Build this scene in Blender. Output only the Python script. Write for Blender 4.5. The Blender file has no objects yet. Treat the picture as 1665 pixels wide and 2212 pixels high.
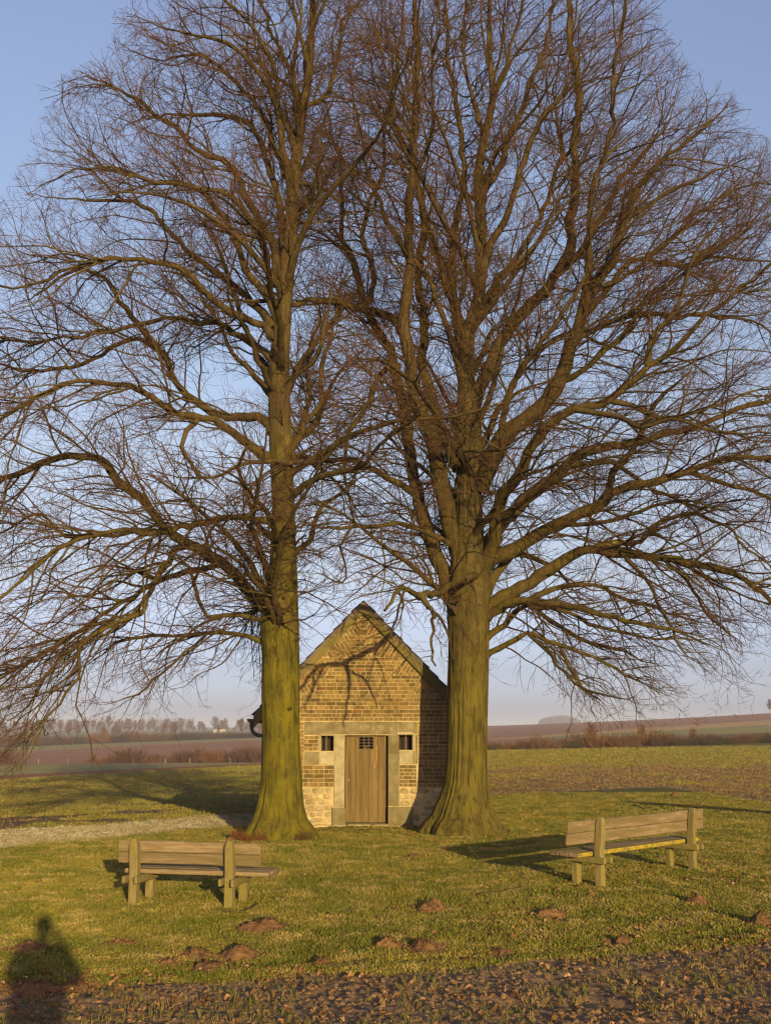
import bpy, math, random
import numpy as np
from mathutils import Vector, Matrix
random.seed(7); rng = np.random.default_rng(11)
S = bpy.context.scene
COL = S.collection

# ------------------------------------------------------------------ camera, sky, sun, exposure
FPX, CX, CY, EYE = 2250.0, 832.5, 1106.0, 2.0       # focal length in units of a 1665 wide picture
PITCH = math.atan(464 / FPX); CP, SP = math.cos(PITCH), math.sin(PITCH)
cam = bpy.data.cameras.new('camera'); camo = bpy.data.objects.new('camera', cam); COL.objects.link(camo)
cam.sensor_fit = 'HORIZONTAL'; cam.sensor_width = 36.0; cam.lens = 36.0 * FPX / 1665.0
cam.clip_start = 0.1; cam.clip_end = 20000
camo.location = (0, 0, EYE); camo.rotation_euler = (math.pi / 2 + PITCH, 0, 0)
S.camera = camo

SUN_AZ, SUN_EL = math.radians(-17.0), math.radians(9.6)   # shadows run towards azimuth SUN_AZ
W = bpy.data.worlds.new('World'); S.world = W; W.use_nodes = True
wn = W.node_tree; wn.nodes.clear()
sky = wn.nodes.new('ShaderNodeTexSky'); sky.sky_type = 'NISHITA'; sky.sun_disc = False
sky.sun_elevation = SUN_EL; sky.sun_rotation = math.pi + SUN_AZ
sky.altitude = 100; sky.air_density = 1.0; sky.dust_density = 1.6; sky.ozone_density = 2.2
bg = wn.nodes.new('ShaderNodeBackground'); bg.inputs['Strength'].default_value = 0.15
wo = wn.nodes.new('ShaderNodeOutputWorld')
# the winter haze high up pales and cools the clear-air sky; the same correction all round, by height above the horizon
wtc = wn.nodes.new('ShaderNodeTexCoord'); wsx = wn.nodes.new('ShaderNodeSeparateXYZ'); wn.links.new(wtc.outputs['Generated'], wsx.inputs[0])
wr = wn.nodes.new('ShaderNodeValToRGB'); wn.links.new(wsx.outputs['Z'], wr.inputs[0])
SKYF = [(0.0, (1.00, 1.00, 1.80)), (0.017, (0.68, 0.72, 1.32)), (0.052, (0.56, 0.53, 0.84)), (0.139, (0.80, 0.595, 0.62)), (0.248, (1.04, 0.744, 0.669)), (0.412, (1.17, 0.872, 0.793)), (0.608, (1.33, 0.988, 0.942)), (1.0, (1.4, 1.05, 1.05))]
for i_, (p_, c_) in enumerate(SKYF):
    e_ = wr.color_ramp.elements[i_] if i_ < 2 else wr.color_ramp.elements.new(p_)
    e_.position = p_; e_.color = (c_[0] / 2, c_[1] / 2, c_[2] / 2, 1)
wm1 = wn.nodes.new('ShaderNodeVectorMath'); wm1.operation = 'MULTIPLY'; wn.links.new(sky.outputs[0], wm1.inputs[0]); wn.links.new(wr.outputs[0], wm1.inputs[1])
wm2 = wn.nodes.new('ShaderNodeVectorMath'); wm2.operation = 'SCALE'; wm2.inputs['Scale'].default_value = 2.0; wn.links.new(wm1.outputs[0], wm2.inputs[0])
wn.links.new(wm2.outputs[0], bg.inputs[0]); wn.links.new(bg.outputs[0], wo.inputs[0])
sl = bpy.data.lights.new('sun', 'SUN'); sl.energy = 4.6; sl.angle = math.radians(0.5); sl.color = (1.0, 0.71, 0.28)
so = bpy.data.objects.new('sun', sl); COL.objects.link(so)
ldir = Vector((math.sin(SUN_AZ) * math.cos(SUN_EL), math.cos(SUN_AZ) * math.cos(SUN_EL), -math.sin(SUN_EL)))
so.rotation_euler = ldir.to_track_quat('-Z', 'Y').to_euler()
so.location = (20, -60, 30)
S.view_settings.view_transform = 'Standard'; S.view_settings.look = 'None'
S.view_settings.gamma = 1.0; S.view_settings.exposure = 1.0; S.view_settings.use_curve_mapping = False
S.render.engine = 'CYCLES'
S.cycles.max_bounces = 5; S.cycles.diffuse_bounces = 2; S.cycles.glossy_bounces = 1
S.cycles.volume_bounces = 0; S.cycles.use_denoising = True; S.cycles.transparent_max_bounces = 4
S.cycles.filter_width = 1.3

# ------------------------------------------------------------------ picture geometry -> world
def qof(py):
    k = (CY - py) / FPX; return (k * CP + SP) / (CP - k * SP)
def at(px, py, Y):
    q = qof(py); F = Y * (CP + q * SP); return np.array([(px - CX) / FPX * F, Y, EYE + q * Y])
def gnd(px, py, z=0.0):
    q = qof(py); Y = (z - EYE) / q; F = Y * CP + (z - EYE) * SP; return np.array([(px - CX) / FPX * F, Y, z])
def proj(x, y, z):
    F = y * CP + (z - EYE) * SP; F = np.where(F < 0.05, 0.05, F); U = -y * SP + (z - EYE) * CP
    return CX + FPX * x / F, CY - FPX * U / F
def ppm(py, Y): return FPX / (Y * (CP + qof(py) * SP))    # picture units per metre

def sstep(a, b, x):
    t = np.clip((x - a) / (b - a), 0, 1); return t * t * (3 - 2 * t)
_tab = np.random.default_rng(5).random((256, 256))
def vnoise(x, y, sc=1.0, seed=0):
    x = np.asarray(x) / sc + seed * 17.3; y = np.asarray(y) / sc + seed * 9.1
    xi = np.floor(x).astype(int); yi = np.floor(y).astype(int); fx = x - xi; fy = y - yi
    fx = fx * fx * (3 - 2 * fx); fy = fy * fy * (3 - 2 * fy); g = lambda i, j: _tab[i % 256, j % 256]
    return (g(xi, yi) * (1 - fx) + g(xi + 1, yi) * fx) * (1 - fy) + (g(xi, yi + 1) * (1 - fx) + g(xi + 1, yi + 1) * fx) * fy
def fbm(x, y, sc, oct=3, seed=0):
    return sum(vnoise(x, y, sc / 2 ** k, seed + k) / 2 ** k for k in range(oct)) / sum(1 / 2 ** k for k in range(oct))

# ------------------------------------------------------------------ terrain height (near plateau, crest, valley, far rises)
TL0 = [(23, None), (58, 1727), (105, 1686), (115, 1677), (140, 1655.5), (150, 1652), (190, 1649), (300, 1627), (360, 1622), (430, 1615), (700, 1597), (1000, 1587), (3000, 1573), (7000, 1570.8)]
TL1 = [(25, None), (58, 1713), (120, 1655), (128, 1650.5), (134, 1649.5), (145, 1648.5), (190, 1647), (330, 1603), (400, 1598), (460, 1594), (800, 1587), (1200, 1580), (3000, 1572.5), (7000, 1570.8)]
TR0 = [(90, None), (110, 1624), (140, 1619), (200, 1606), (250, 1598), (262, 1597), (280, 1595), (500, 1576), (800, 1568.4), (900, 1568.2), (3000, 1570), (7000, 1570.6)]
TR1 = [(110, None), (130, 1603.6), (160, 1598), (200, 1588), (220, 1583), (300, 1566), (340, 1556), (480, 1546), (600, 1541), (680, 1547), (3000, 1565), (7000, 1569.4)]
def zt(tab):
    out = []
    for Y, py in tab: out.append((Y, 0.0 if py is None else EYE + qof(py) * Y))
    return np.array(out)
ZL0, ZL1, ZR0, ZR1 = map(zt, (TL0, TL1, TR0, TR1))
def terrain(x, y):
    x = np.asarray(x, float); y = np.asarray(y, float)
    yy = np.maximum(y, 0.01); u = np.clip(x / yy, -3, 3)
    def side(A, B, ua, ub):
        w = np.clip((u - ua) / (ub - ua), 0, 1)
        lo = np.zeros_like(yy)
        n = len(A); Yn = [A[i, 0] * (1 - w) + B[i, 0] * w for i in range(n)]; Zn = [A[i, 1] * (1 - w) + B[i, 1] * w for i in range(n)]
        z = np.zeros_like(yy)
        for i in range(n - 1):
            m = (yy >= Yn[i]) & (yy < Yn[i + 1]); t = (yy - Yn[i]) / (Yn[i + 1] - Yn[i]); z = np.where(m, Zn[i] * (1 - t) + Zn[i + 1] * t, z)
        z = np.where(yy >= Yn[-1], Zn[-1], z)
        return z
    b = sstep(-0.12, 0.09, u)
    z = side(ZL0, ZL1, -0.36, -0.12) * (1 - b) + side(ZR0, ZR1, 0.1, 0.36) * b
    z = z + 0.4 * (1 - sstep(1.0, 7.0, np.hypot(x, np.maximum(y, 0)))) * (y > -3)
    return z
# lawn outline, from its edges seen in the picture
def ycurve(pts):
    P = np.array([gnd(px, py)[:2] for px, py in pts]); u = P[:, 0] / P[:, 1]; return u, P[:, 1]
FE = ycurve([(-300, 2190), (0, 2140), (200, 2128), (500, 2108), (800, 2098), (1100, 2082), (1400, 2056), (1665, 2028), (1900, 2005)])
BEL = ycurve([(-200, 1860), (0, 1832), (250, 1812), (400, 1793), (540, 1784), (650, 1775)])
BER = ycurve([(960, 1728), (1060, 1722), (1200, 1712), (1348, 1704), (1442, 1702), (1560, 1722), (1665, 1737), (1900, 1765)])
def zones(x, y):
    """front edge distance, back edge distance (positive = inside the lawn), u"""
    yy = np.maximum(y, 0.01); u = x / yy
    fe = np.interp(u, *FE); bl = np.interp(u, *BEL); br = np.interp(u, *BER); w = sstep(-0.08, 0.05, u)
    be = bl * (1 - w) + br * w
    return y - fe, be - y, u
def height(x, y, fine=True):
    z = terrain(x, y)
    if fine:
        near = 1 - sstep(35, 60, y)
        df, db, u = zones(x, y)
        lawn = sstep(-0.1, 0.15, df) * sstep(-0.5, 0.6, db)
        z = z + near * (lawn * (0.05 * (fbm(x, y, 1.1, 3, 1) - 0.5) + 0.03 * (vnoise(x, y, 0.16, 2) - 0.5))
                        + (1 - lawn) * (0.04 * (fbm(x, y, 0.35, 3, 4) - 0.5) + 0.03 * (vnoise(x, y, 0.1, 6) - 0.5) - 0.02))
        # a shallow furrow just inside the lawn's front edge
        g = np.exp(-((df - 0.38 - 0.25 * (fbm(x, y, 2.0, 2, 8) - 0.5)) / 0.09) ** 2) * sstep(-0.25, 0.05, u) * (0.3 + 1.0 * fbm(x, y, 0.9, 2, 9))
        z = z - 0.075 * g * (y > 3)
    return z

# ------------------------------------------------------------------ helpers: materials
def node(nt, t, **kw):
    n = nt.nodes.new(t)
    for k, v in kw.items():
        if k in ('operation', 'blend_type', 'data_type', 'noise_dimensions', 'feature', 'attribute_name', 'wave_type', 'bands_direction', 'mode'): setattr(n, k, v)
    return n
K = 0.67
def kc(c): return tuple(v * K for v in c) if c else c
def mat(name, c1, c2, scale=6, c3=None, scale3=1.5, rough=0.9, bump=0.3, bscale=40, stretch=(1, 1, 1), rnd=0.25, coord='Object', detail=6, spots=None, thr=(0.35, 0.65), thr3=(0.45, 0.62), bdist=0.02, spotscale=14):
    c1, c2, c3, spots = kc(c1), kc(c2), kc(c3), kc(spots)
    m = bpy.data.materials.new(name); m.use_nodes = True; nt = m.node_tree; N = nt.nodes; L = nt.links
    b = N['Principled BSDF']; b.inputs['Roughness'].default_value = rough
    b.inputs['Specular IOR Level'].default_value = 0.15
    tc = node(nt, 'ShaderNodeTexCoord'); geo = node(nt, 'ShaderNodeNewGeometry')
    mp = node(nt, 'ShaderNodeMapping'); mp.inputs['Scale'].default_value = stretch
    L.new(geo.outputs['Position'] if coord == 'World' else tc.outputs['Object'], mp.inputs[0])
    def noise(sc, dt=detail):
        n = node(nt, 'ShaderNodeTexNoise'); n.inputs['Scale'].default_value = sc; n.inputs['Detail'].default_value = dt; n.inputs['Roughness'].default_value = 0.62
        L.new(mp.outputs[0], n.inputs['Vector']); return n
    def ramp(src, a, z):
        r = node(nt, 'ShaderNodeMapRange'); r.inputs[1].default_value = a; r.inputs[2].default_value = z; L.new(src, r.inputs[0]); return r.outputs[0]
    def mix(f, a, bb, bt='MIX'):
        x = node(nt, 'ShaderNodeMix', data_type='RGBA', blend_type=bt)
        if isinstance(f, float): x.inputs[0].default_value = f
        else: L.new(f, x.inputs[0])
        for i, v in ((6, a), (7, bb)):
            if isinstance(v, tuple): x.inputs[i].default_value = (*v, 1)
            else: L.new(v, x.inputs[i])
        return x.outputs[2]
    col = mix(ramp(noise(scale).outputs[0], *thr), c1, c2)
    if c3: col = mix(ramp(noise(scale3, 4).outputs[0], *thr3), col, c3)
    if spots: col = mix(ramp(noise(spotscale, 3).outputs[0], 0.66, 0.72), col, spots)
    if rnd:
        oi = node(nt, 'ShaderNodeObjectInfo')
        r = node(nt, 'ShaderNodeMapRange'); r.inputs[3].default_value = 1 - rnd; r.inputs[4].default_value = 1 + rnd; L.new(oi.outputs['Random'], r.inputs[0])
        v = node(nt, 'ShaderNodeVectorMath', operation='SCALE'); L.new(col, v.inputs[0]); L.new(r.outputs[0], v.inputs['Scale']); col = v.outputs[0]
    L.new(col, b.inputs['Base Color'])
    if bump:
        bp = node(nt, 'ShaderNodeBump'); bp.inputs['Strength'].default_value = bump; bp.inputs['Distance'].default_value = bdist
        L.new(noise(bscale, 5).outputs[0], bp.inputs['Height']); L.new(bp.outputs[0], b.inputs['Normal'])
    m['out'] = 0
    return m
# trunk bark: green film of algae low down, brown-grey ridges, pale lichen
def bark_mat(name, zlo, zhi, moss, moss2, brown, brown2, ridge=9.0, bump=0.8):
    moss, moss2, brown, brown2 = kc(moss), kc(moss2), kc(brown), kc(brown2)
    m = bpy.data.materials.new(name); m.use_nodes = True; nt = m.node_tree; L = nt.links; b = nt.nodes['Principled BSDF']
    b.inputs['Roughness'].default_value = 0.95; b.inputs['Specular IOR Level'].default_value = 0.1
    geo = node(nt, 'ShaderNodeNewGeometry')
    def noise(sc, st=(1, 1, 1), dt=6):
        mp = node(nt, 'ShaderNodeMapping'); mp.inputs['Scale'].default_value = st; L.new(geo.outputs['Position'], mp.inputs[0])
        n = node(nt, 'ShaderNodeTexNoise'); n.inputs['Scale'].default_value = sc; n.inputs['Detail'].default_value = dt; n.inputs['Roughness'].default_value = 0.6
        L.new(mp.outputs[0], n.inputs['Vector']); return n.outputs[0]
    def rr(src, a, z, c=0.0, d=1.0):
        r = node(nt, 'ShaderNodeMapRange'); r.inputs[1].default_value = a; r.inputs[2].default_value = z; r.inputs[3].default_value = c; r.inputs[4].default_value = d
        L.new(src, r.inputs[0]); return r.outputs[0]
    def mix(f, a, bb):
        x = node(nt, 'ShaderNodeMix', data_type='RGBA'); L.new(f, x.inputs[0])
        for i, v in ((6, a), (7, bb)):
            if isinstance(v, tuple): x.inputs[i].default_value = (*v, 1)
            else: L.new(v, x.inputs[i])
        return x.outputs[2]
    def math_(op, a, bb):
        x = node(nt, 'ShaderNodeMath', operation=op)
        for i, v in ((0, a), (1, bb)):
            if isinstance(v, float): x.inputs[i].default_value = v
            else: L.new(v, x.inputs[i])
        return x.outputs[0]
    sx = node(nt, 'ShaderNodeSeparateXYZ'); L.new(geo.outputs['Position'], sx.inputs[0])
    hz = rr(sx.outputs['Z'], zlo, zhi)
    mo = mix(rr(noise(3.0), 0.35, 0.65), moss, moss2)
    br = mix(rr(noise(ridge, (1, 1, 0.12)), 0.35, 0.65), brown, brown2)
    k = math_('ADD', hz, math_('MULTIPLY', math_('SUBTRACT', noise(2.2, (1, 1, 0.6)), 0.5), 1.5))
    col = mix(rr(k, 0.15, 0.85), mo, br)
    col = mix(rr(noise(7, (1, 1, 0.35), 7), 0.52, 0.66, 0.0, 0.75), col, (brown[0] * 0.8, brown[1] * 0.85, brown[2] * 0.7))
    # crevice shade darkened into the bark colour in a ridge pattern; then pale scuffs
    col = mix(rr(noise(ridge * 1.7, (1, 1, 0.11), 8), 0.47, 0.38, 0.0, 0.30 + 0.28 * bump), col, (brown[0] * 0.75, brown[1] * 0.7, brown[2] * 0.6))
    col = mix(rr(noise(5.0, (1, 1, 0.5), 8), 0.58, 0.70, 0.0, 0.55), col, (moss[0] * 1.25, moss[1] * 1.15, moss[2] * 2.2))
    col = mix(rr(noise(26, (1, 1, 1), 2), 0.69, 0.74), col, (0.20, 0.19, 0.09))
    L.new(col, b.inputs['Base Color'])
    bp = node(nt, 'ShaderNodeBump'); bp.inputs['Strength'].default_value = bump; bp.inputs['Distance'].default_value = 0.045
    h = math_('ADD', noise(ridge * 1.6, (1, 1, 0.1)), math_('MULTIPLY', noise(60, (1, 1, 0.5)), 0.35))
    L.new(h, bp.inputs['Height']); L.new(bp.outputs[0], b.inputs['Normal'])
    return m

M = {}
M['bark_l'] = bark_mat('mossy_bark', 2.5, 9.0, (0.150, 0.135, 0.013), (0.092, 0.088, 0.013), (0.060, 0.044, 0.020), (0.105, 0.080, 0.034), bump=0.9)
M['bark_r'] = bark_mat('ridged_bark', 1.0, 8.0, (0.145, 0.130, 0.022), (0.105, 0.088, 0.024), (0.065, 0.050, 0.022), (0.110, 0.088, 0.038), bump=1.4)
M['limb'] = bark_mat('limb_bark', 1.0, 9.0, (0.115, 0.098, 0.020), (0.075, 0.062, 0.018), (0.058, 0.042, 0.019), (0.100, 0.076, 0.034), ridge=7, bump=0.9)
M['branch'] = mat('branch_bark', (0.050, 0.034, 0.018), (0.085, 0.062, 0.028), 3, c3=(0.095, 0.080, 0.024), scale3=1.3, coord='World', bump=0.4, bscale=50, rnd=0.2, spots=(0.26, 0.23, 0.12), spotscale=9)
M['twig'] = mat('twig_bark', (0.088, 0.046, 0.026), (0.120, 0.064, 0.035), 0.7, coord='World', bump=0, rnd=0.0)
M['brick'] = mat('yellow_brown_brick', (0.235, 0.165, 0.062), (0.14, 0.098, 0.040), 9, c3=(0.10, 0.078, 0.034), scale3=1.4, rough=0.9, bump=0.5, bscale=60, rnd=0.32, coord='World', thr3=(0.5, 0.7))
M['brick_red'] = mat('orange_brick', (0.23, 0.115, 0.05), (0.16, 0.09, 0.042), 9, bump=0.5, bscale=60, rnd=0.25, coord='World')
M['mortar'] = mat('lime_mortar', (0.52, 0.44, 0.25), (0.42, 0.35, 0.19), 7, c3=(0.24, 0.20, 0.10), scale3=1.6, coord='World', bump=0.6, bscale=70, rnd=0, thr3=(0.5, 0.75))
M['stone'] = mat('weathered_limestone', (0.27, 0.235, 0.145), (0.18, 0.16, 0.09), 5, c3=(0.16, 0.14, 0.07), scale3=2.2, coord='World', bump=0.35, bscale=45, rnd=0.14)
M['stone_pale'] = mat('pale_limestone', (0.40, 0.36, 0.26), (0.28, 0.255, 0.17), 6, c3=(0.24, 0.22, 0.12), scale3=2.5, coord='World', bump=0.3, bscale=45, rnd=0.1, thr3=(0.5, 0.7))
M['rubble'] = mat('rubble_stone', (0.37, 0.295, 0.175), (0.28, 0.22, 0.125), 5, c3=(0.47, 0.39, 0.23), scale3=4, coord='World', bump=0.6, bscale=30, rnd=0.3)
M['door'] = mat('weathered_door_wood', (0.150, 0.106, 0.045), (0.205, 0.152, 0.075), 5, c3=(0.125, 0.092, 0.04), scale3=1.6, stretch=(9, 9, 0.5), coord='World', bump=0.35, bscale=18, rnd=0.12, spots=(0.42, 0.26, 0.11), spotscale=4)
M['verge'] = mat('mossy_verge_board', (0.17, 0.145, 0.048), (0.115, 0.105, 0.036), 4, c3=(0.19, 0.155, 0.085), scale3=1.2, coord='World', bump=0.25, bscale=30, rnd=0.05)
M['slate'] = mat('dark_slate', (0.11, 0.10, 0.11), (0.15, 0.13, 0.12), 5, coord='World', bump=0.3, rnd=0.2, rough=0.7)
M['zinc'] = mat('dull_zinc', (0.06, 0.075, 0.085), (0.09, 0.105, 0.115), 8, coord='World', bump=0.1, rnd=0.1, rough=0.55)
M['iron'] = mat('rusty_iron', (0.16, 0.13, 0.10), (0.22, 0.18, 0.14), 20, coord='World', bump=0.2, rnd=0.1, rough=0.7)
M['dark'] = mat('near_black', (0.03, 0.025, 0.02), (0.04, 0.03, 0.025), 4, coord='World', bump=0.1, rnd=0)  # near-black for the chapel inside, window sheets and the shade strip by the door
M['scratch'] = mat('scratched_stone', (0.40, 0.35, 0.21), (0.33, 0.29, 0.17), 12, coord='World', bump=0, rnd=0)
M['bench'] = mat('grey_bench_wood', (0.34, 0.265, 0.165), (0.19, 0.145, 0.086), 5, c3=(0.19, 0.155, 0.075), scale3=1.1, stretch=(0.7, 1.5, 9), bump=0.7, bscale=30, rnd=0.14, coord='World', thr3=(0.42, 0.6), spots=(0.36, 0.30, 0.19), spotscale=7)
M['bench_leg'] = mat('green_bench_post', (0.28, 0.235, 0.10), (0.18, 0.15, 0.07), 6, c3=(0.215, 0.195, 0.055), scale3=2.0, stretch=(5, 5, 0.6), bump=0.7, bscale=22, rnd=0.1, coord='World', spots=(0.30, 0.27, 0.12), spotscale=11)
M['lichen'] = mat('yellow_lichen', (0.46, 0.36, 0.025), (0.30, 0.24, 0.03), 30, c3=(0.20, 0.17, 0.06), scale3=14, bump=0.6, bscale=90, rnd=0, coord='World')
M['mole'] = mat('crumbly_earth', (0.26, 0.145, 0.066), (0.16, 0.092, 0.044), 9, bump=1.0, bscale=45, rnd=0.15, coord='World', bdist=0.03)
M['clod'] = mat('soil_clod', (0.24, 0.155, 0.085), (0.15, 0.098, 0.054), 8, bump=0.6, bscale=60, rnd=0.3, coord='World')
M['leaf'] = mat('dead_leaf', (0.21, 0.105, 0.045), (0.13, 0.065, 0.03), 3, c3=(0.29, 0.19, 0.10), scale3=7, bump=0, rnd=0.4, coord='World')
M['scrub'] = mat('scrub_twigs', (0.10, 0.062, 0.036), (0.15, 0.085, 0.045), 0.4, bump=0, rnd=0.3)
M['scrub_orange'] = mat('orange_scrub', (0.22, 0.11, 0.045), (0.16, 0.085, 0.04), 0.6, bump=0, rnd=0.2)
M['scrub_green'] = mat('bramble_green', (0.055, 0.055, 0.028), (0.09, 0.075, 0.036), 0.5, bump=0, rnd=0.2)
M['fartree'] = mat('far_tree_bark', (0.13, 0.075, 0.06), (0.17, 0.10, 0.075), 0.2, bump=0, rnd=0.25)
M['coat'] = mat('dark_coat', (0.03, 0.035, 0.05), (0.05, 0.05, 0.06), 6, bump=0.2)
M['skin'] = mat('skin', (0.45, 0.28, 0.2), (0.5, 0.3, 0.22), 6, bump=0)
M['hair'] = mat('brown_hair', (0.05, 0.03, 0.02), (0.08, 0.05, 0.03), 30, bump=0.3)
M['white'] = mat('white_render', (0.45, 0.42, 0.38), (0.38, 0.36, 0.33), 2, bump=0)
M['roof_red'] = mat('dull_red_tiles', (0.22, 0.11, 0.08), (0.17, 0.09, 0.07), 2, bump=0)
M['sprout'] = mat('orange_root_sprouts', (0.24, 0.105, 0.035), (0.14, 0.06, 0.03), 8, bump=0, rnd=0, coord='World')
M['yleaf'] = mat('yellow_leaf', (0.5, 0.42, 0.06), (0.4, 0.33, 0.05), 8, bump=0, rnd=0, coord='World')

def blade_mat(name, a, b_, c, sc=0.8):
    m = mat(name, a, b_, sc, c3=c, scale3=2.3, coord='World', bump=0, rnd=0, thr=(0.4, 0.6), thr3=(0.5, 0.66))
    nt = m.node_tree; b = nt.nodes['Principled BSDF']; b.inputs['Roughness'].default_value = 0.8
    return m
M['grass'] = blade_mat('lawn_blades', (0.150, 0.165, 0.024), (0.25, 0.225, 0.045), (0.37, 0.295, 0.10))
M['straw'] = blade_mat('stubble', (0.26, 0.185, 0.080), (0.18, 0.125, 0.052), (0.34, 0.25, 0.12))
M['frost'] = blade_mat('frosted_blades', (0.50, 0.47, 0.38), (0.38, 0.35, 0.24), (0.55, 0.53, 0.47))
M['frost2'] = blade_mat('thawing_blades', (0.22, 0.20, 0.09), (0.30, 0.26, 0.14), (0.16, 0.16, 0.05))
M['crop'] = blade_mat('crop_blades', (0.16, 0.15, 0.045), (0.12, 0.13, 0.025), (0.30, 0.22, 0.09))

# ------------------------------------------------------------------ helpers: objects
def mesh_np(name, V, Fq=None, Ft=None, smooth=True, matl=None):
    me = bpy.data.meshes.new(name); V = np.asarray(V, np.float32).reshape(-1, 3)
    me.vertices.add(len(V)); me.vertices.foreach_set('co', V.ravel())
    loops = []; starts = []; n = 0
    for F in (Fq, Ft):
        if F is None or len(F) == 0: continue
        F = np.asarray(F, np.int32); loops.append(F.ravel()); starts.append(n + np.arange(len(F)) * F.shape[1]); n += F.size
    loops = np.concatenate(loops); starts = np.concatenate(starts)
    me.loops.add(len(loops)); me.loops.foreach_set('vertex_index', loops)
    me.polygons.add(len(starts)); me.polygons.foreach_set('loop_start', starts.astype(np.int32))
    me.update(calc_edges=True)
    if smooth: me.polygons.foreach_set('use_smooth', np.ones(len(starts), bool))
    if matl: me.materials.append(matl)
    return me
def obj(name, me, parent=None, **props):
    o = bpy.data.objects.new(name, me); COL.objects.link(o)
    if parent is not None:
        o.parent = parent; o.matrix_parent_inverse = Matrix.Translation(-Vector(world_loc(parent)))
    for k, v in props.items(): o[k] = v
    return o
def world_loc(o):
    return o.get('wloc', (0, 0, 0))
def thing(name, label, cat, loc=(0, 0, 0), group=None):
    o = bpy.data.objects.new(name, None); COL.objects.link(o); o.empty_display_size = 0.2
    o.location = loc; o['wloc'] = tuple(float(v) for v in loc); o['label'] = label; o['category'] = cat
    if group: o['group'] = group
    return o
def tag(o, label, cat, group=None):
    o['label'] = label; o['category'] = cat
    if group: o['group'] = group
    return o

class MB:
    """collects polygons, builds one mesh"""
    def __init__(s): s.v = []; s.f = []
    def add(s, v, f):
        n = len(s.v); s.v += [tuple(p) for p in v]; s.f += [tuple(i + n for i in q) for q in f]; return s
    def box(s, x0, x1, y0, y1, z0, z1):
        v = [(x, y, z) for z in (z0, z1) for y in (y0, y1) for x in (x0, x1)]
        return s.add(v, [(0, 2, 3, 1), (4, 5, 7, 6), (0, 1, 5, 4), (2, 6, 7, 3), (0, 4, 6, 2), (1, 3, 7, 5)])
    def prism(s, poly, y0, y1):        # poly in x,z counterclockwise seen from -y ; y0 front
        n = len(poly); v = [(p[0], y0, p[1]) for p in poly] + [(p[0], y1, p[1]) for p in poly]
        f = [tuple(range(n)), tuple(range(2 * n - 1, n - 1, -1))] + [((i + 1) % n, i, n + i, n + (i + 1) % n) for i in range(n)]
        return s.add(v, f)
    def obox(s, c, ax, ay, az, j=0.0):         # oriented box by half vectors
        c, ax, ay, az = map(np.array, (c, ax, ay, az)); v = []
        for k in (-1, 1):
            for jj in (-1, 1):
                for i in (-1, 1): v.append(c + i * ax + jj * ay + k * az + (rng.normal(size=3) * j if j else 0))
        return s.add(v, [(0, 2, 3, 1), (4, 5, 7, 6), (0, 1, 5, 4), (2, 6, 7, 3), (0, 4, 6, 2), (1, 3, 7, 5)])
    def mesh(s, name, m, smooth=False, bevel=0.0, seg=1):
        me = bpy.data.meshes.new(name); me.from_pydata(s.v, [], s.f); me.update()
        if bevel:
            import bmesh
            bm = bmesh.new(); bm.from_mesh(me); bmesh.ops.recalc_face_normals(bm, faces=bm.faces)
            bmesh.ops.bevel(bm, geom=list(bm.edges), offset=bevel, segments=seg, affect='EDGES', clamp_overlap=True); bm.to_mesh(me); bm.free()
        if smooth: me.polygons.foreach_set('use_smooth', np.ones(len(me.polygons), bool))
        me.materials.append(m); return me
def tubes(pts, rad, sides):
    """pts [N,P,3], rad [N,P] -> verts, quads"""
    N, P, _ = pts.shape
    T = np.empty_like(pts); T[:, 1:-1] = pts[:, 2:] - pts[:, :-2]; T[:, 0] = pts[:, 1] - pts[:, 0]; T[:, -1] = pts[:, -1] - pts[:, -2]
    T /= np.linalg.norm(T, axis=2, keepdims=True) + 1e-9
    ref = np.where(np.abs(T[:, :1, 2:3]) > 0.8, np.array([[[1.0, 0, 0]]]), np.array([[[0, 0, 1.0]]])); ref = np.broadcast_to(ref, T.shape)
    A = np.cross(T, ref); A /= np.linalg.norm(A, axis=2, keepdims=True) + 1e-9; B = np.cross(T, A)
    a = np.arange(sides) * 2 * math.pi / sides
    V = pts[:, :, None] + rad[:, :, None, None] * (np.cos(a)[None, None, :, None] * A[:, :, None] + np.sin(a)[None, None, :, None] * B[:, :, None])
    idx = np.arange(N * P * sides).reshape(N, P, sides); nx = np.roll(idx, -1, axis=2)
    Q = np.stack([idx[:, :-1], nx[:, :-1], nx[:, 1:], idx[:, 1:]], axis=-1).reshape(-1, 4)
    return V.reshape(-1, 3), Q
def join_tubes(parts):
    Vs, Qs, n = [], [], 0
    for V, Q in parts: Vs.append(V); Qs.append(Q + n); n += len(V)
    return np.concatenate(Vs), np.concatenate(Qs)
def smooth_path(P, r, step):
    """Catmull-Rom resample of points and radii"""
    P = np.array(P, float); r = np.array(r, float); n = len(P); out = []; ro = []
    for i in range(n - 1):
        p0, p1, p2, p3 = P[max(i - 1, 0)], P[i], P[i + 1], P[min(i + 2, n - 1)]
        k = max(1, int(round(np.linalg.norm(p2 - p1) / step)))
        for j in range(k):
            t = j / k
            out.append(0.5 * (2 * p1 + (p2 - p0) * t + (2 * p0 - 5 * p1 + 4 * p2 - p3) * t * t + (3 * p1 - p0 - 3 * p2 + p3) * t ** 3)); ro.append(r[i] * (1 - t) + r[i + 1] * t)
    out.append(P[-1]); ro.append(r[-1]); return np.array(out), np.array(ro)
def unit(v): return v / (np.linalg.norm(v, axis=-1, keepdims=True) + 1e-9)
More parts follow.
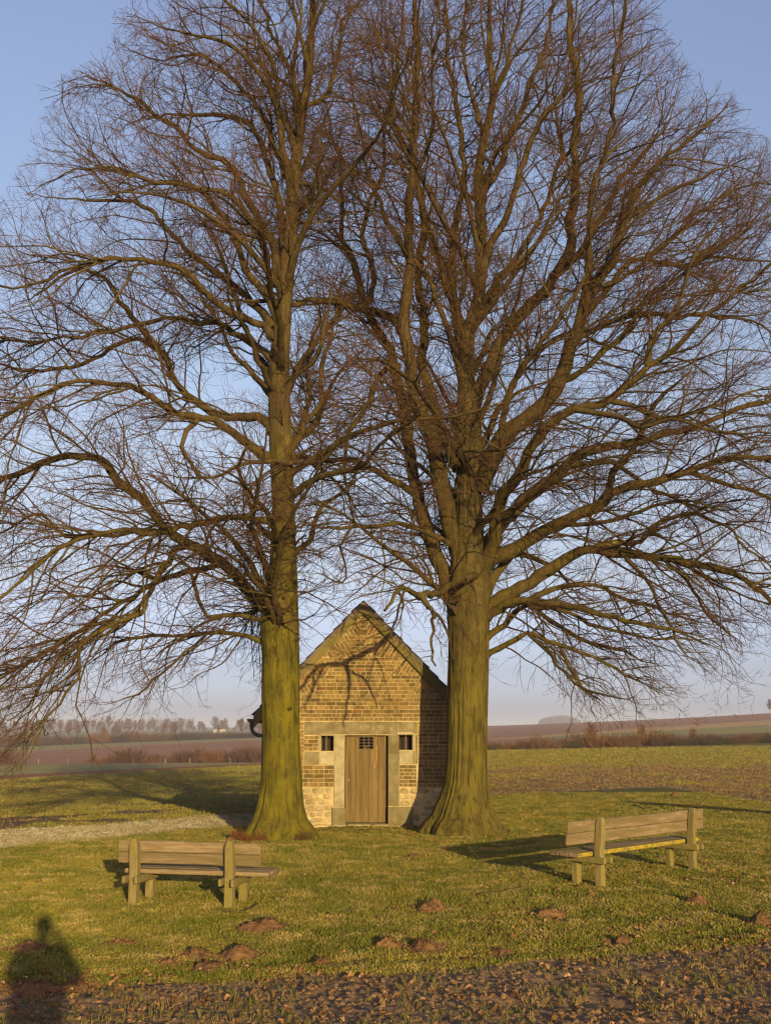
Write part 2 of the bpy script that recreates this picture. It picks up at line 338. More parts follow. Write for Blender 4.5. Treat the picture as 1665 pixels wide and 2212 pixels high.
def grow(o, d, L, P, wob, trop):
    N = len(o); pts = np.zeros((N, P, 3)); pts[:, 0] = o; st = (L / (P - 1))[:, None]; d = unit(d)
    for i in range(1, P):
        d = unit(d + wob * rng.normal(size=(N, 3)) + trop); pts[:, i] = pts[:, i - 1] + d * st
    return pts
def spawn(pts, rad, L, dens, tmin, ang, angsd, axis_xy, outb, jit_min=1):
    """children start points along parents"""
    N, P, _ = pts.shape
    cnt = np.maximum(jit_min, np.round(L * dens * rng.uniform(0.8, 1.2, N))).astype(int)
    pi = np.repeat(np.arange(N), cnt); M_ = len(pi)
    t = rng.uniform(tmin, 1.0, M_); f = t * (P - 1); i = np.minimum(f.astype(int), P - 2); fr = (f - i)[:, None]
    o = pts[pi, i] * (1 - fr) + pts[pi, i + 1] * fr; T = unit(pts[pi, i + 1] - pts[pi, i]); r = rad[pi, i] * (1 - fr[:, 0]) + rad[pi, i + 1] * fr[:, 0]
    out = o.copy(); out[:, :2] -= axis_xy; out[:, 2] = 0; out = unit(out)
    k = rng.normal(size=(M_, 3)) + outb * out; k -= (k * T).sum(1, keepdims=True) * T; k = unit(k)
    a = np.radians(rng.normal(ang, angsd, M_))[:, None]
    return o, np.cos(a) * T + np.sin(a) * k, r, t, pi

# ------------------------------------------------------------------ ground
def rows():
    y = [0.6]
    while y[-1] < 5: y.append(y[-1] * 1.05)
    while y[-1] < 60: y.append(y[-1] * 1.0095)
    while y[-1] < 7000: y.append(y[-1] * 1.016)
    return np.array(y)
R_ = rows()
uc = np.arange(-0.45, 0.4501, 0.003); ext = [0.46, 0.48, 0.51, 0.56, 0.63, 0.73, 0.87, 1.1, 1.5, 2.2, 3.2]
U_ = np.concatenate([[-e for e in ext[::-1]], uc, ext])
gu, gy = np.meshgrid(U_, R_); gx = gu * gy; gz = height(gx, gy)
V = np.stack([gx, gy, gz], -1).reshape(-1, 3); nr, nc = gx.shape
idx = np.arange(nr * nc).reshape(nr, nc); Q = np.stack([idx[:-1, :-1], idx[:-1, 1:], idx[1:, 1:], idx[1:, :-1]], -1).reshape(-1, 4)
def band_colour(x, y, z):
    """real colour of the ground cover at each place: crop, plough, verge, lawn, frost"""
    df, db, u = zones(x, y)
    C = np.zeros(x.shape + (3,)); rough = np.zeros(x.shape)
    n1 = fbm(x, y, 3.0, 3, 3); n2 = fbm(x, y, 14.0, 3, 5); n3 = fbm(x, y, 0.5, 2, 7)
    soil = np.array([0.21, 0.145, 0.088]); soil2 = np.array([0.17, 0.085, 0.045]); crop = np.array([0.115, 0.125, 0.028]); field = np.array([0.19, 0.135, 0.062])
    lawn = np.array([0.125, 0.125, 0.028]); dry = np.array([0.19, 0.155, 0.055]); frost = np.array([0.40, 0.36, 0.25])
    def mx(m, c):
        nonlocal C
        C = C * (1 - m[..., None]) + np.asarray(c) * m[..., None]
    yl = np.clip((u + 0.36) / 0.24, 0, 1)
    ycrest = np.where(u < 0, 105 + 15 * yl, 90 + 20 * np.clip((u - 0.1) / 0.26, 0, 1))
    w = sstep(-0.08, 0.05, u)
    # open field: brown with thin crop, greener with distance
    base = field * (1 - 0.0)
    C[:] = base
    g = sstep(0.30, 1.0, y / ycrest + 0.5 * (n1 - 0.5) + 0.5 * (n2 - 0.5)) * (1 - w) + sstep(0.52, 0.78, y / ycrest + 0.22 * (n2 - 0.5)) * w
    mx(np.clip(g, 0, 1), crop)
    mx((1 - w) * 0.5 * sstep(0.55, 0.35, n1), field * 0.8)
    # beyond the crest
    L = u < 0
    def lerpY(a, b): return a * (1 - yl) + b * yl
    yr = np.clip((u - 0.1) / 0.26, 0, 1)
    def lerpR(a, b): return a * (1 - yr) + b * yr
    red = np.array([0.34, 0.16, 0.08]); plough = np.array([0.42, 0.235, 0.15]); tan = np.array([0.40, 0.27, 0.13]); green = np.array([0.31, 0.28, 0.11])
    def between(a, b, s): return (y > a) & (y <= b) & s
    for a, b, c, s in (
        (lerpY(105, 120), lerpY(115, 128), red, L), (lerpY(115, 128), lerpY(117, 130), tan * 0.9, L), (lerpY(117, 130), lerpY(146, 139), green * 1.15, L),
        (lerpY(146, 139), lerpY(156, 160), tan * 1.0, L), (lerpY(156, 160), lerpY(300, 385), plough, L), (lerpY(300, 385), lerpY(322, 410), tan * 1.25, L),
        (lerpY(322, 410), lerpY(425, 460), green * 1.2, L), (lerpY(425, 460), lerpY(700, 800), field * 0.8, L), (lerpY(700, 800), 1e5, green * 0.9, L),
        (lerpR(90, 110), lerpR(140, 150), dry, ~L), (lerpR(140, 150), lerpR(250, 218), lerpR(0, 1)[..., None] * (tan * 0.55) + lerpR(1, 0)[..., None] * plough, ~L),
        (lerpR(250, 218), lerpR(252, 296), green * 1.2, ~L), (lerpR(250, 296), lerpR(264, 338), tan * 1.4, ~L), (lerpR(264, 338), lerpR(820, 690), plough, ~L), (lerpR(820, 690), 1e5, tan * 0.6 + green * 0.5, ~L)):
        mx(between(a, b, s).astype(float), c)
    # near: front plough strip, lawn, frost strip
    mx(sstep(0.12, -0.12, df + 0.35 * (n3 - 0.5)) * (y < 20), soil)
    inl = sstep(-0.1, 0.1, df + 0.35 * (n3 - 0.5)) * sstep(-0.3, 0.5, db + 1.2 * (n1 - 0.5))
    mx(inl, lawn); mx(inl * sstep(0.5, 0.62, fbm(x, y, 0.9, 3, 12)) * 0.7, dry)
    fr = sstep(-0.1, 0.3, -db) * sstep(3.6, 2.4, -db + 1.5 * (n1 - 0.5)) * (1 - w) * (u < -0.08) * (y < 32)
    mx(fr * 0.9, frost)
    frr = sstep(0.0, 0.5, -db) * sstep(2.2, 0.8, -db) * w * (y < 45) * (u > 0.06); mx(frr * 0.35, np.array([0.22, 0.22, 0.12]))
    # bare worn ground at the door
    d = np.hypot((x + 0.35) / 1.6, (y - 21.6) / 0.8); mx(sstep(1.2, 0.5, d + 0.6 * (n3 - 0.5)) * 0.8, soil2)
    C *= K * (0.86 + 0.28 * fbm(x, y, 5.0, 3, 21))[..., None]
    return C
Cc = band_colour(gx, gy, gz).reshape(-1, 3)
M['ground'] = gm = bpy.data.materials.new('ground_cover'); gm.use_nodes = True
def ground_nodes(m):
    nt = m.node_tree; L = nt.links; b = nt.nodes['Principled BSDF']; b.inputs['Roughness'].default_value = 1.0; b.inputs['Specular IOR Level'].default_value = 0.05
    at_ = node(nt, 'ShaderNodeAttribute', attribute_name='cover'); geo = node(nt, 'ShaderNodeNewGeometry')
    def noise(sc, dt=6):
        n = node(nt, 'ShaderNodeTexNoise'); n.inputs['Scale'].default_value = sc; n.inputs['Detail'].default_value = dt; n.inputs['Roughness'].default_value = 0.7
        L.new(geo.outputs['Position'], n.inputs['Vector']); return n.outputs[0]
    def mr(src, a, z, c, d):
        r = node(nt, 'ShaderNodeMapRange'); r.inputs[1].default_value = a; r.inputs[2].default_value = z; r.inputs[3].default_value = c; r.inputs[4].default_value = d; L.new(src, r.inputs[0]); return r.outputs[0]
    mu = node(nt, 'ShaderNodeMath', operation='MULTIPLY'); L.new(mr(noise(9), 0.3, 0.7, 0.72, 1.28), mu.inputs[0]); L.new(mr(noise(0.9), 0.3, 0.7, 0.85, 1.15), mu.inputs[1])
    v = node(nt, 'ShaderNodeVectorMath', operation='SCALE'); L.new(at_.outputs['Color'], v.inputs[0]); L.new(mu.outputs[0], v.inputs['Scale'])
    L.new(v.outputs[0], b.inputs['Base Color'])
    # clods, stubble and furrows: facets tilted every way, rougher where the ground is broken
    tx = node(nt, 'ShaderNodeTexNoise'); tx.inputs['Scale'].default_value = 11; tx.inputs['Detail'].default_value = 6; tx.inputs['Roughness'].default_value = 0.7; L.new(geo.outputs['Position'], tx.inputs['Vector'])
    sb = node(nt, 'ShaderNodeVectorMath', operation='SUBTRACT'); L.new(tx.outputs['Color'], sb.inputs[0]); sb.inputs[1].default_value = (0.5, 0.5, 0.5)
    rs = node(nt, 'ShaderNodeVectorMath', operation='SCALE'); L.new(sb.outputs[0], rs.inputs[0])
    ma = node(nt, 'ShaderNodeMath', operation='MULTIPLY'); L.new(at_.outputs['Alpha'], ma.inputs[0]); ma.inputs[1].default_value = 9.0; L.new(ma.outputs[0], rs.inputs['Scale'])
    ad = node(nt, 'ShaderNodeVectorMath', operation='ADD'); L.new(geo.outputs['Normal'], ad.inputs[0]); L.new(rs.outputs[0], ad.inputs[1])
    nz = node(nt, 'ShaderNodeVectorMath', operation='NORMALIZE'); L.new(ad.outputs[0], nz.inputs[0]); L.new(nz.outputs[0], b.inputs['Normal'])
ground_nodes(gm)
me = mesh_np('ground', V, Q, matl=gm)
ca = me.color_attributes.new('cover', 'FLOAT_COLOR', 'POINT'); ca.data.foreach_set('color', np.concatenate([Cc, (0.30 + 0.70 * sstep(25, 110, gy)).reshape(-1, 1)], 1).astype(np.float32).ravel())
ground = obj('ground', me, kind='structure')
# country around and behind the photographer, lying a little under the surveyed ground
s_ = np.concatenate([-np.geomspace(7000, 4, 40), np.linspace(-3, 3, 13), np.geomspace(4, 7000, 40)])
ax_, ay_ = np.meshgrid(s_, s_); inside = (np.abs(ax_) < 2.7 * ay_) & (ay_ > 0.9)
az_ = terrain(ax_, ay_) - np.where(inside, np.maximum(0.4, 0.02 * ay_), 0.03)
V = np.stack([ax_, ay_, az_], -1).reshape(-1, 3); n_ = len(s_)
idx = np.arange(n_ * n_).reshape(n_, n_); Q = np.stack([idx[:-1, :-1], idx[:-1, 1:], idx[1:, 1:], idx[1:, :-1]], -1).reshape(-1, 4)
M['ground2'] = mat('open_fields', (0.11, 0.11, 0.035), (0.15, 0.10, 0.055), 0.02, coord='World', bump=0.6, bscale=5, rnd=0, rough=1.0, bdist=0.1)
obj('surrounding_fields', mesh_np('surrounding_fields', V, Q, matl=M['ground2']), kind='structure')
ZMIN = float(min(V[:, 2].min(), gz.min()))

# ------------------------------------------------------------------ haze
hz = MB().box(-7300, 7300, -7300, 7300, ZMIN - 1.2, 32.0)
hm = bpy.data.materials.new('haze_air'); hm.use_nodes = True; hn = hm.node_tree; hn.nodes.clear()
ho = hn.nodes.new('ShaderNodeOutputMaterial'); pv = hn.nodes.new('ShaderNodeVolumePrincipled')
pv.inputs['Color'].default_value = (0.62, 0.72, 0.96, 1); pv.inputs['Density'].default_value = 0.00034; pv.inputs['Anisotropy'].default_value = 0.0
hn.links.new(pv.outputs[0], ho.inputs['Volume'])
hme = hz.mesh('haze', hm); haze = obj('haze', hme, kind='stuff')

# ------------------------------------------------------------------ chapel
YC = 22.2
FZ = YC * (CP + qof(1680) * SP)
def cX(px, py=1680): return at(px, py, YC)[0]
def cZ(py): return at(800, py, YC)[2]
ax0 = -0.47; apex = 4.66; SL = 1.045; HALF = 2.04          # wall half width
def verge_z(x, off=0.0): return apex - SL * abs(x - ax0) - off
zb = lambda zx: 640.4 + 0.1617 * zx
zyb = lambda zy: 1542.7 + 0.1617 * zy
def FX(zx): return (zb(zx) - CX) / FPX * FZ
def FZz(zy): return cZ(zyb(zy))
chapel = thing('brick_chapel', 'small brick wayside chapel with steep gable and wooden door between the two trees', 'chapel', (ax0, YC, 0))
XL, XR = ax0 - HALF, ax0 + HALF
WT = 0.32                                                     # overhang of the verge above the wall line, vertical
wall_top = lambda x: verge_z(x, 0.30)
dx0, dx1, dz1 = FX(640), FX(1222), FZz(285)
lw = (FX(320), FX(492), FZz(495), FZz(292)); rw = (FX(1362), FX(1550), FZz(482), FZz(280))
fw = MB()
D0, D1 = YC, YC + 0.30
zt_ = FZz(100)
xs = [XL, lw[0], lw[1], dx0, dx1, rw[0], rw[1], XR]; 
fw.box(XL, lw[0], D0, D1, -0.3, zt_)
fw.box(lw[0], lw[1], D0, D1, -0.3, lw[2]); fw.box(lw[0], lw[1], D0, D1, lw[3], zt_)
fw.box(lw[1], dx0, D0, D1, -0.3, zt_); fw.box(dx0, dx1, D0, D1, dz1, zt_); fw.box(dx0, dx1, D0, D1, -0.3, 0.02)
fw.box(dx1, rw[0], D0, D1, -0.3, zt_); fw.box(rw[0], rw[1], D0, D1, -0.3, rw[2]); fw.box(rw[0], rw[1], D0, D1, rw[3], zt_); fw.box(rw[1], XR, D0, D1, -0.3, zt_)
fw.prism([(XL, zt_), (XR, zt_), (XR, wall_top(XR)), (ax0, wall_top(ax0)), (XL, wall_top(XL))], D0, D1)
front = obj('front_wall', fw.mesh('front_wall', M['mortar']), chapel)
DB = YC + 4.4
b = MB(); b.box(XL, XL + 0.3, D1, DB, -0.3, wall_top(XL)); obj('side_wall', b.mesh('side_wall', M['brick']), chapel)
b = MB(); b.box(XR - 0.3, XR, D1, DB, -0.3, wall_top(XR)); obj('side_wall', b.mesh('side_wall', M['brick']), chapel)
b = MB(); b.prism([(XL, -0.3), (XR, -0.3), (XR, wall_top(XR)), (ax0, wall_top(ax0)), (XL, wall_top(XL))], DB, DB + 0.3); obj('back_wall', b.mesh('back_wall', M['brick']), chapel)
b = MB(); b.box(XL + 0.31, XR - 0.31, D1 + 1.2, D1 + 1.25, -0.1, 2.2); obj('interior_partition', b.mesh('interior_partition', M['dark']), chapel)
b = MB(); b.box(XL + 0.31, XR - 0.31, D1 + 0.002, DB, -0.1, 0.03); obj('chapel_floor', b.mesh('chapel_floor', M['dark']), chapel)
# roof slabs, verge boards
EV = HALF + 0.24
nrm = np.array([SL, 1.0]) / math.hypot(SL, 1)
for s in (-1, 1):
    xe = ax0 + s * EV
    top = lambda x: verge_z(x)
    b = MB(); P4 = [(ax0, apex - 0.035), (xe, verge_z(xe) - 0.035), (xe, verge_z(xe) - 0.11), (ax0, apex - 0.11)]
    if s < 0: P4 = P4[::-1]
    P4 = P4[::-1]
    b.prism(P4, YC - 0.10, DB + 0.45); ro = obj('roof', b.mesh('roof', M['slate']), chapel)
    # visible slate edge rows lying on the roof
    for k in range(12):
        t0, t1 = k / 12, (k + 1) / 12 + 0.03
        xa, xb = ax0 + s * EV * t0, ax0 + s * EV * min(t1, 1.02)
        P4 = [(xa, verge_z(xa) - 0.022 - 0.004), (xb, verge_z(xb) + 0.018), (xb, verge_z(xb) + 0.004), (xa, verge_z(xa) - 0.034)]
        if s > 0: P4 = P4[::-1]
        b = MB(); b.prism(P4, YC - 0.125, DB + 0.46); obj('slate_course', b.mesh('slate_course', M['slate']), ro)
    b = MB()
    for (z0, z1, y0, y1) in ((0.045, 0.31, YC - 0.085, YC - 0.035),):
        P4 = [(ax0, apex - z0), (xe, verge_z(xe) - z0), (xe, verge_z(xe) - z1), (ax0, apex - z1)]
        if s > 0: P4 = P4[::-1]
        b.prism(P4, y0, y1)
    obj('verge_board', b.mesh('verge_board', M['verge'], bevel=0.006), chapel)
    # gutter and swan-neck pipe
    gx0 = xe + s * 0.05; gz0 = verge_z(xe) - 0.12
    a = np.linspace(math.pi, 2 * math.pi, 9); prof = [(gx0 + 0.085 * math.cos(t), gz0 + 0.085 * math.sin(t)) for t in a] + [(gx0 + 0.075 * math.cos(t), gz0 + 0.005 + 0.075 * math.sin(t)) for t in a[::-1]]
    g = MB(); n = len(prof); v = [(p[0], YC - 0.09, p[1]) for p in prof] + [(p[0], DB + 0.4, p[1]) for p in prof]
    f = [(i, (i + 1) % n, n + (i + 1) % n, n + i) for i in range(n)]; g.add(v, f)
    g.prism([(gx0 + 0.085 * math.cos(t), gz0 + 0.085 * math.sin(t)) for t in a], YC - 0.10, YC - 0.088)
    gut = obj('gutter', g.mesh('gutter', M['zinc'], smooth=False), chapel)
    pth = [(gx0, YC + 0.02, gz0 - 0.06), (gx0, YC + 0.02, gz0 - 0.16), (gx0 - s * 0.04, YC + 0.02, gz0 - 0.27), (gx0 - s * 0.13, YC + 0.02, gz0 - 0.33), (gx0 - s * 0.23, YC + 0.02, gz0 - 0.36), (gx0 - s * 0.26, YC + 0.02, gz0 - 0.46), (gx0 - s * 0.26, YC + 0.02, 0.0)]
    pp, rr_ = smooth_path(pth, [0.04] * 7, 0.04); Vt, Qt = tubes(pp[None], rr_[None], 10)
    pth_me = mesh_np('downpipe', Vt, Qt, matl=M['zinc']); obj('downpipe', pth_me, chapel)

# ---- masonry pieces laid into the front wall
def clip(poly, a, b, c):          # keep a*x+b*z<=c
    out = []; n = len(poly)
    for i in range(n):
        p, q = poly[i], poly[(i + 1) % n]; dp = a * p[0] + b * p[1] - c; dq = a * q[0] + b * q[1] - c
        if dp <= 0: out.append(p)
        if dp * dq < 0: t = dp / (dp - dq); out.append((p[0] + t * (q[0] - p[0]), p[1] + t * (q[1] - p[1])))
    return out
def area(poly): return 0.5 * sum(poly[i][0] * poly[(i + 1) % len(poly)][1] - poly[(i + 1) % len(poly)][0] * poly[i][1] for i in range(len(poly)))
BR = []                            # (poly, visible score)
JT = 0.012
def wallclip(p):
    p = clip(p, -1, 0, -(XL + 0.004)); p = clip(p, 1, 0, XR - 0.004)
    if len(p) > 2: p = clip(p, SL, 1, apex - 0.315 + SL * ax0)
    if len(p) > 2: p = clip(p, -SL, 1, apex - 0.315 - SL * ax0)
    return p
lev = [cZ(1343), cZ(1373.6), cZ(1420.7), cZ(1459), cZ(1500)]
TA = math.radians(57)
def tipx(z): return (apex - 0.31 - z) / SL      # distance from the axis to the wall edge at height z
tri = []
for i in range(4):
    zt0, zb0 = lev[i], lev[i + 1]
    xa, xb = tipx(zt0), tipx(zb0)
    if i == 3: pass
    xcn = xa - (zt0 - zb0) / math.tan(TA)
    tri.append((zt0, zb0, xa, xb, xcn))
def add_brick(p):
    if len(p) > 2 and abs(area(p)) > 0.0011:
        if area(p) < 0: p = p[::-1]
        BR.append(p)
rowh = 0.080
def lay_rows(z0, z1, xa, xb, cut=None):
    n = max(1, int(round((z1 - z0) / rowh))); h = (z1 - z0) / n
    for r in range(n):
        za, zb_ = z0 + r * h, z0 + (r + 1) * h; x = xa - (0.0 if r % 2 else 0.11) - 0.03 * random.random(); k = r
        while x < xb:
            head = (r % 3 == 0) or random.random() < 0.18
            L = (0.105 if head else 0.215) + random.uniform(-0.012, 0.012)
            p = [(x + JT / 2, za + JT / 2), (x + L - JT / 2, za + JT / 2), (x + L - JT / 2, zb_ - JT / 2), (x + JT / 2, zb_ - JT / 2)]
            p = clip(p, -1, 0, -xa); p = clip(p, 1, 0, xb) if len(p) > 2 else p
            p = wallclip(p) if len(p) > 2 else p
            if cut and len(p) > 2:
                for c in cut: p = clip(p, *c) if len(p) > 2 else p
            add_brick(p); x += L
for i, (zt0, zb0, xa, xb, xcn) in enumerate(tri):
    tt = math.tan(TA)       # right boundary line from (xa,zt0) to (xcn,zb0): x - z/tt <= xa - zt0/tt
    c1 = (1, -1 / tt, ax0 + xa - zt0 / tt - 0.006); c2 = (-1, -1 / tt, -ax0 + xa - zt0 / tt - 0.006)
    lay_rows(zb0, zt0, XL, XR, (c1, c2))
    for s in (-1, 1):       # slanted bricks tumbled into the verge
        dv = np.array([math.cos(TA) * s, math.sin(TA)]); nv = np.array([math.sin(TA), -math.cos(TA) * s]) if s > 0 else np.array([-math.sin(TA), -math.cos(TA)])
        o_ = np.array([ax0 + s * xcn, zb0]); nv = nv * np.sign(nv[0] * s)
        w = 0.0
        while w < 1.6:
            l = -1.0 - random.random() * 0.2
            while l < 1.0:
                LL = 0.21 + random.uniform(-0.02, 0.02)
                q = [o_ + nv * (w + JT / 2) + dv * (l + JT / 2), o_ + nv * (w + rowh - JT / 2) + dv * (l + JT / 2), o_ + nv * (w + rowh - JT / 2) + dv * (l + LL - JT / 2), o_ + nv * (w + JT / 2) + dv * (l + LL - JT / 2)]
                p = wallclip([tuple(v) for v in q]); p = clip(p, 0, -1, -(zb0 + 0.005)) if len(p) > 2 else p; p = clip(p, 0, 1, zt0) if len(p) > 2 else p
                add_brick(p); l += LL
            w += rowh
lay_rows(lev[0], apex - 0.32, XL, XR)
lay_rows(zt_ + 0.01, lev[4], XL, XR)
lay_rows(FZz(975), FZz(685), FX(38), FX(496)); lay_rows(FZz(975), FZz(680), FX(1375), FX(1600))
lay_rows(FZz(680), FZz(108), FX(38), FX(88))
lay_rows(FZz(490), FZz(292), FX(92), FX(288))
# hidden outer parts of the facade beside and behind the trunks
lay_rows(FZz(985), zt_, XL, FX(36)); lay_rows(FZz(985), zt_, FX(1630), XR)
def scr(p):
    cx = sum(v[0] for v in p) / len(p); cz = sum(v[1] for v in p) / len(p); px, py = proj(cx, YC, cz)
    vis = 1.0 if 650 < px < 962 else 0.0
    return vis + min(0.4, abs(area(p)) * 20) - abs(px - 800) * 1e-4
BR.sort(key=scr, reverse=True)
def brick_depth(): return YC - 0.006 - 0.007 * random.random()
for k, p in enumerate(BR[:300]):
    m = MB(); cx = sum(v[0] for v in p) / len(p); cz = sum(v[1] for v in p) / len(p)
    pj = [(v[0] + random.uniform(-.0025, .0025), v[1] + random.uniform(-.0025, .0025)) for v in p]
    yd = brick_depth(); m.prism(pj, yd, YC + 0.04)
    red = random.random() < 0.06
    obj('brick', m.mesh('brick', M['brick_red'] if red else M['brick']), front)
rest = MB()
for p in BR[300:]:
    n0 = len(rest.v); rest.prism([(v[0] + random.uniform(-.0025, .0025), v[1] + random.uniform(-.0025, .0025)) for v in p], brick_depth(), YC + 0.04)
if rest.v: obj('bricks', rest.mesh('bricks', M['brick']), front, kind='stuff')
# dressed stone
def stone(x0, x1, z1, z0, m='stone', dy=0.012, name='stone', dep=0.05):
    b = MB(); b.box(FX(x0) + 0.004, FX(x1) - 0.004, YC - dy - 0.004 * random.random(), YC + dep, FZz(z1) + 0.004, FZz(z0) - 0.004)
    return obj(name, b.mesh(name, M[m], bevel=0.005), front)
for a in ((95, 290, 280, 105), (290, 490, 285, 105), (1358, 1553, 262, 105), (1557, 1620, 262, 105)): stone(a[0], a[1], a[2], a[3])
stone(490, 1355, 274, 102, 'stone', 0.016, 'lintel')
stone(290, 318, 497, 290, 'stone_pale'); stone(1336, 1360, 520, 270, 'stone_pale'); stone(1553, 1590, 486, 270, 'stone_pale'); stone(1556, 1620, 262 + 2, 263, 'stone') if False else None
stone(1592, 1622, 668, 275, 'stone')
stone(104, 302, 680, 502); stone(308, 492, 680, 502, 'stone_pale'); stone(1368, 1552, 672, 490, 'stone_pale'); stone(1556, 1588, 672, 490)
stone(500, 638, 1245, 280, 'stone_pale', 0.022, 'jamb', 0.27); stone(1224, 1372, 1232, 280, 'stone', 0.022, 'jamb', 0.27)
stone(478, 660, 1510, 1250, 'stone', 0.05, 'jamb_base', 0.27); stone(1218, 1560, 1495, 1238, 'stone', 0.03, 'jamb_base', 0.27)
stone(290, 496, 288, 262, 'stone_pale', 0.02, 'window_head', 0.2); stone(1340, 1580, 278, 240, 'stone_pale', 0.022, 'window_head', 0.2)
b = MB(); b.box(FX(495), FX(1225), YC - 0.16, YC + 0.24, -0.1, 0.045); obj('threshold', b.mesh('threshold', M['stone_pale'], bevel=0.012), front)
# small mottled stones left of the window are bricks above; rubble plinth below
def rubble(x0, x1, z0, z1, nx, nz):
    hx, hz_ = (x1 - x0) / nx, (z1 - z0) / nz
    for j in range(nz):
        off = random.uniform(-0.3, 0.3)
        for i in range(nx + 1):
            cx = x0 + (i + off + 0.5) * hx + random.uniform(-.15, .15) * hx; cz = z0 + (j + 0.5) * hz_ + random.uniform(-.12, .12) * hz_
            rx = hx * random.uniform(0.38, 0.56); rz = hz_ * random.uniform(0.38, 0.52); n = 9; ph = random.random() * 6; pts = []
            for k in range(n):
                a = 2 * math.pi * k / n + random.uniform(-.2, .2); w = 1 + random.uniform(-.14, .12); ca, sa = math.cos(a), math.sin(a)
                pts.append((cx + rx * w * math.copysign(abs(ca) ** 0.75, ca), cz + rz * w * math.copysign(abs(sa) ** 0.75, sa)))
            for c in ((-1, 0, -x0), (1, 0, x1), (0, -1, -z0), (0, 1, z1)):
                if len(pts) > 2: pts = clip(pts, *c)
            if len(pts) < 3 or abs(area(pts)) < 0.002: continue
            if area(pts) < 0: pts = pts[::-1]
            n = len(pts); pr = random.uniform(0.006, 0.026)
            v = [(p[0], YC + 0.03, p[1]) for p in pts] + [(cx + (p[0] - cx) * 0.93, YC - pr * 0.6, cz + (p[1] - cz) * 0.93) for p in pts] + [(cx + (p[0] - cx) * 0.6, YC - pr - random.uniform(0, .008), cz + (p[1] - cz) * 0.6) for p in pts]
            f = [(i, (i + 1) % n, n + (i + 1) % n, n + i) for i in range(n)] + [(n + i, n + (i + 1) % n, 2 * n + (i + 1) % n, 2 * n + i) for i in range(n)] + [tuple(range(2 * n, 3 * n))]
            m = MB().add(v, f); obj('rubble_stone', m.mesh('rubble_stone', M['rubble'] if random.random() < .8 else M['stone_pale'], smooth=False), front)
rubble(XL, FX(475), -0.05, FZz(985), 9, 7); rubble(FX(1377), FX(1640), FZz(1235), FZz(985), 2, 3); rubble(FX(1640), XR, -0.05, FZz(985), 3, 7)
rubble(FX(1562), FX(1640), -0.05, FZz(1240), 1, 3)
# worn letters scratched into the lintel and jamb (strokes in zoomed facade units)
def strokes(ls, name='carved_letter'):
    for g in ls:
        b = MB()
        for (x0, y0, x1, y1) in g:
            p = np.array([FX(x0), FZz(y0)]); q = np.array([FX(x1), FZz(y1)]); d = q - p; L = np.linalg.norm(d); d = d / L; nn = np.array([-d[1], d[0]])
            b.obox(((p[0] + q[0]) / 2, YC - 0.0225, (p[1] + q[1]) / 2), (d[0] * L / 2, 0, d[1] * L / 2), (0, 0.0035, 0), (nn[0] * 0.0055, 0, nn[1] * 0.0055))
        obj(name, b.mesh(name, M['scratch']), front)
strokes([[(842, 158, 866, 150), (866, 150, 862, 200), (862, 200, 826, 206), (838, 178, 872, 176)], [(905, 130, 906, 212)],
         [(930, 205, 930, 140), (930, 140, 960, 200), (960, 200, 966, 152)], [(1035, 172, 1003, 178), (1003, 178, 1030, 192), (1030, 192, 1032, 206), (1032, 206, 1002, 208)],
         [(1088, 165, 1150, 150), (1150, 150, 1152, 205), (1152, 205, 1098, 208), (1098, 208, 1088, 165), (1094, 186, 1150, 180)],
         [(1062, 222, 1068, 248), (1068, 248, 1078, 226)], [(1088, 224, 1092, 250)], [(1104, 222, 1112, 250), (1112, 250, 1124, 220)],
         [(1248, 200, 1262, 180), (1262, 180, 1258, 225)], [(1275, 175, 1272, 220)]])
strokes([[(120, 150, 150, 150), (135, 150, 134, 200), (120, 206, 150, 206)], [(228, 165, 240, 150), (240, 150, 240, 210), (228, 190, 240, 182)], [(310, 200, 312, 150), (312, 150, 350, 150), (350, 150, 352, 200)], [(498, 140, 540, 122)],
         [(150, 185, 178, 180)], [(668, 200, 670, 225)]])
strokes([[(552, 520, 556, 480), (556, 480, 572, 505), (572, 505, 586, 478), (586, 478, 590, 540)], [(545, 588, 560, 610), (560, 610, 578, 590)], [(550, 672, 572, 672), (572, 672, 576, 700), (576, 700, 556, 722), (556, 722, 552, 690)]])
# door
dy = YC + 0.15; door = obj('door', MB().box(dx0 + 0.01, dx1 - 0.012, dy + 0.035, dy + 0.06, 0.06, dz1 - 0.02).mesh('door', M['dark']), chapel)
gx_ = (FX(833), FX(1024)); gz_ = (FZz(470), FZz(308))
door.data = None or door.data
bd = MB()
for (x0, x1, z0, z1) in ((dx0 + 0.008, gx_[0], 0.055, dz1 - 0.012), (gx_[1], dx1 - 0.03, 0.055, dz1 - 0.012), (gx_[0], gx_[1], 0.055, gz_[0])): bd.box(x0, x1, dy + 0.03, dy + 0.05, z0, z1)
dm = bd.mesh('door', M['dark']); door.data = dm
pl = [(640 + 6, 706), (706, 790), (790, 862), (862, 965), (965, 1085), (1085, 1196)]
for x0, x1 in pl:
    xa, xb = FX(x0) + 0.002, FX(x1) - 0.002; jz = random.uniform(0, 0.008)
    if x1 <= 833 or x0 >= 1024: cells = [(xa, xb, 0.06, dz1 - 0.015)]
    else:
        cells = [(xa, xb, 0.06, gz_[0] - 0.008), (xa, xb, gz_[1], dz1 - 0.015)]
        if xa < gx_[0] - 0.01: cells.append((xa, gx_[0], gz_[0] - 0.008, gz_[1]))
        if xb > gx_[1] + 0.01: cells.append((gx_[1], xb, gz_[0] - 0.008, gz_[1]))
    b = MB()
    for c in cells: b.box(c[0], c[1], dy - jz, dy + 0.028, c[2], c[3])
    obj('door_plank', b.mesh('door_plank', M['door'], bevel=0.002 if len(cells) == 1 else 0), door)
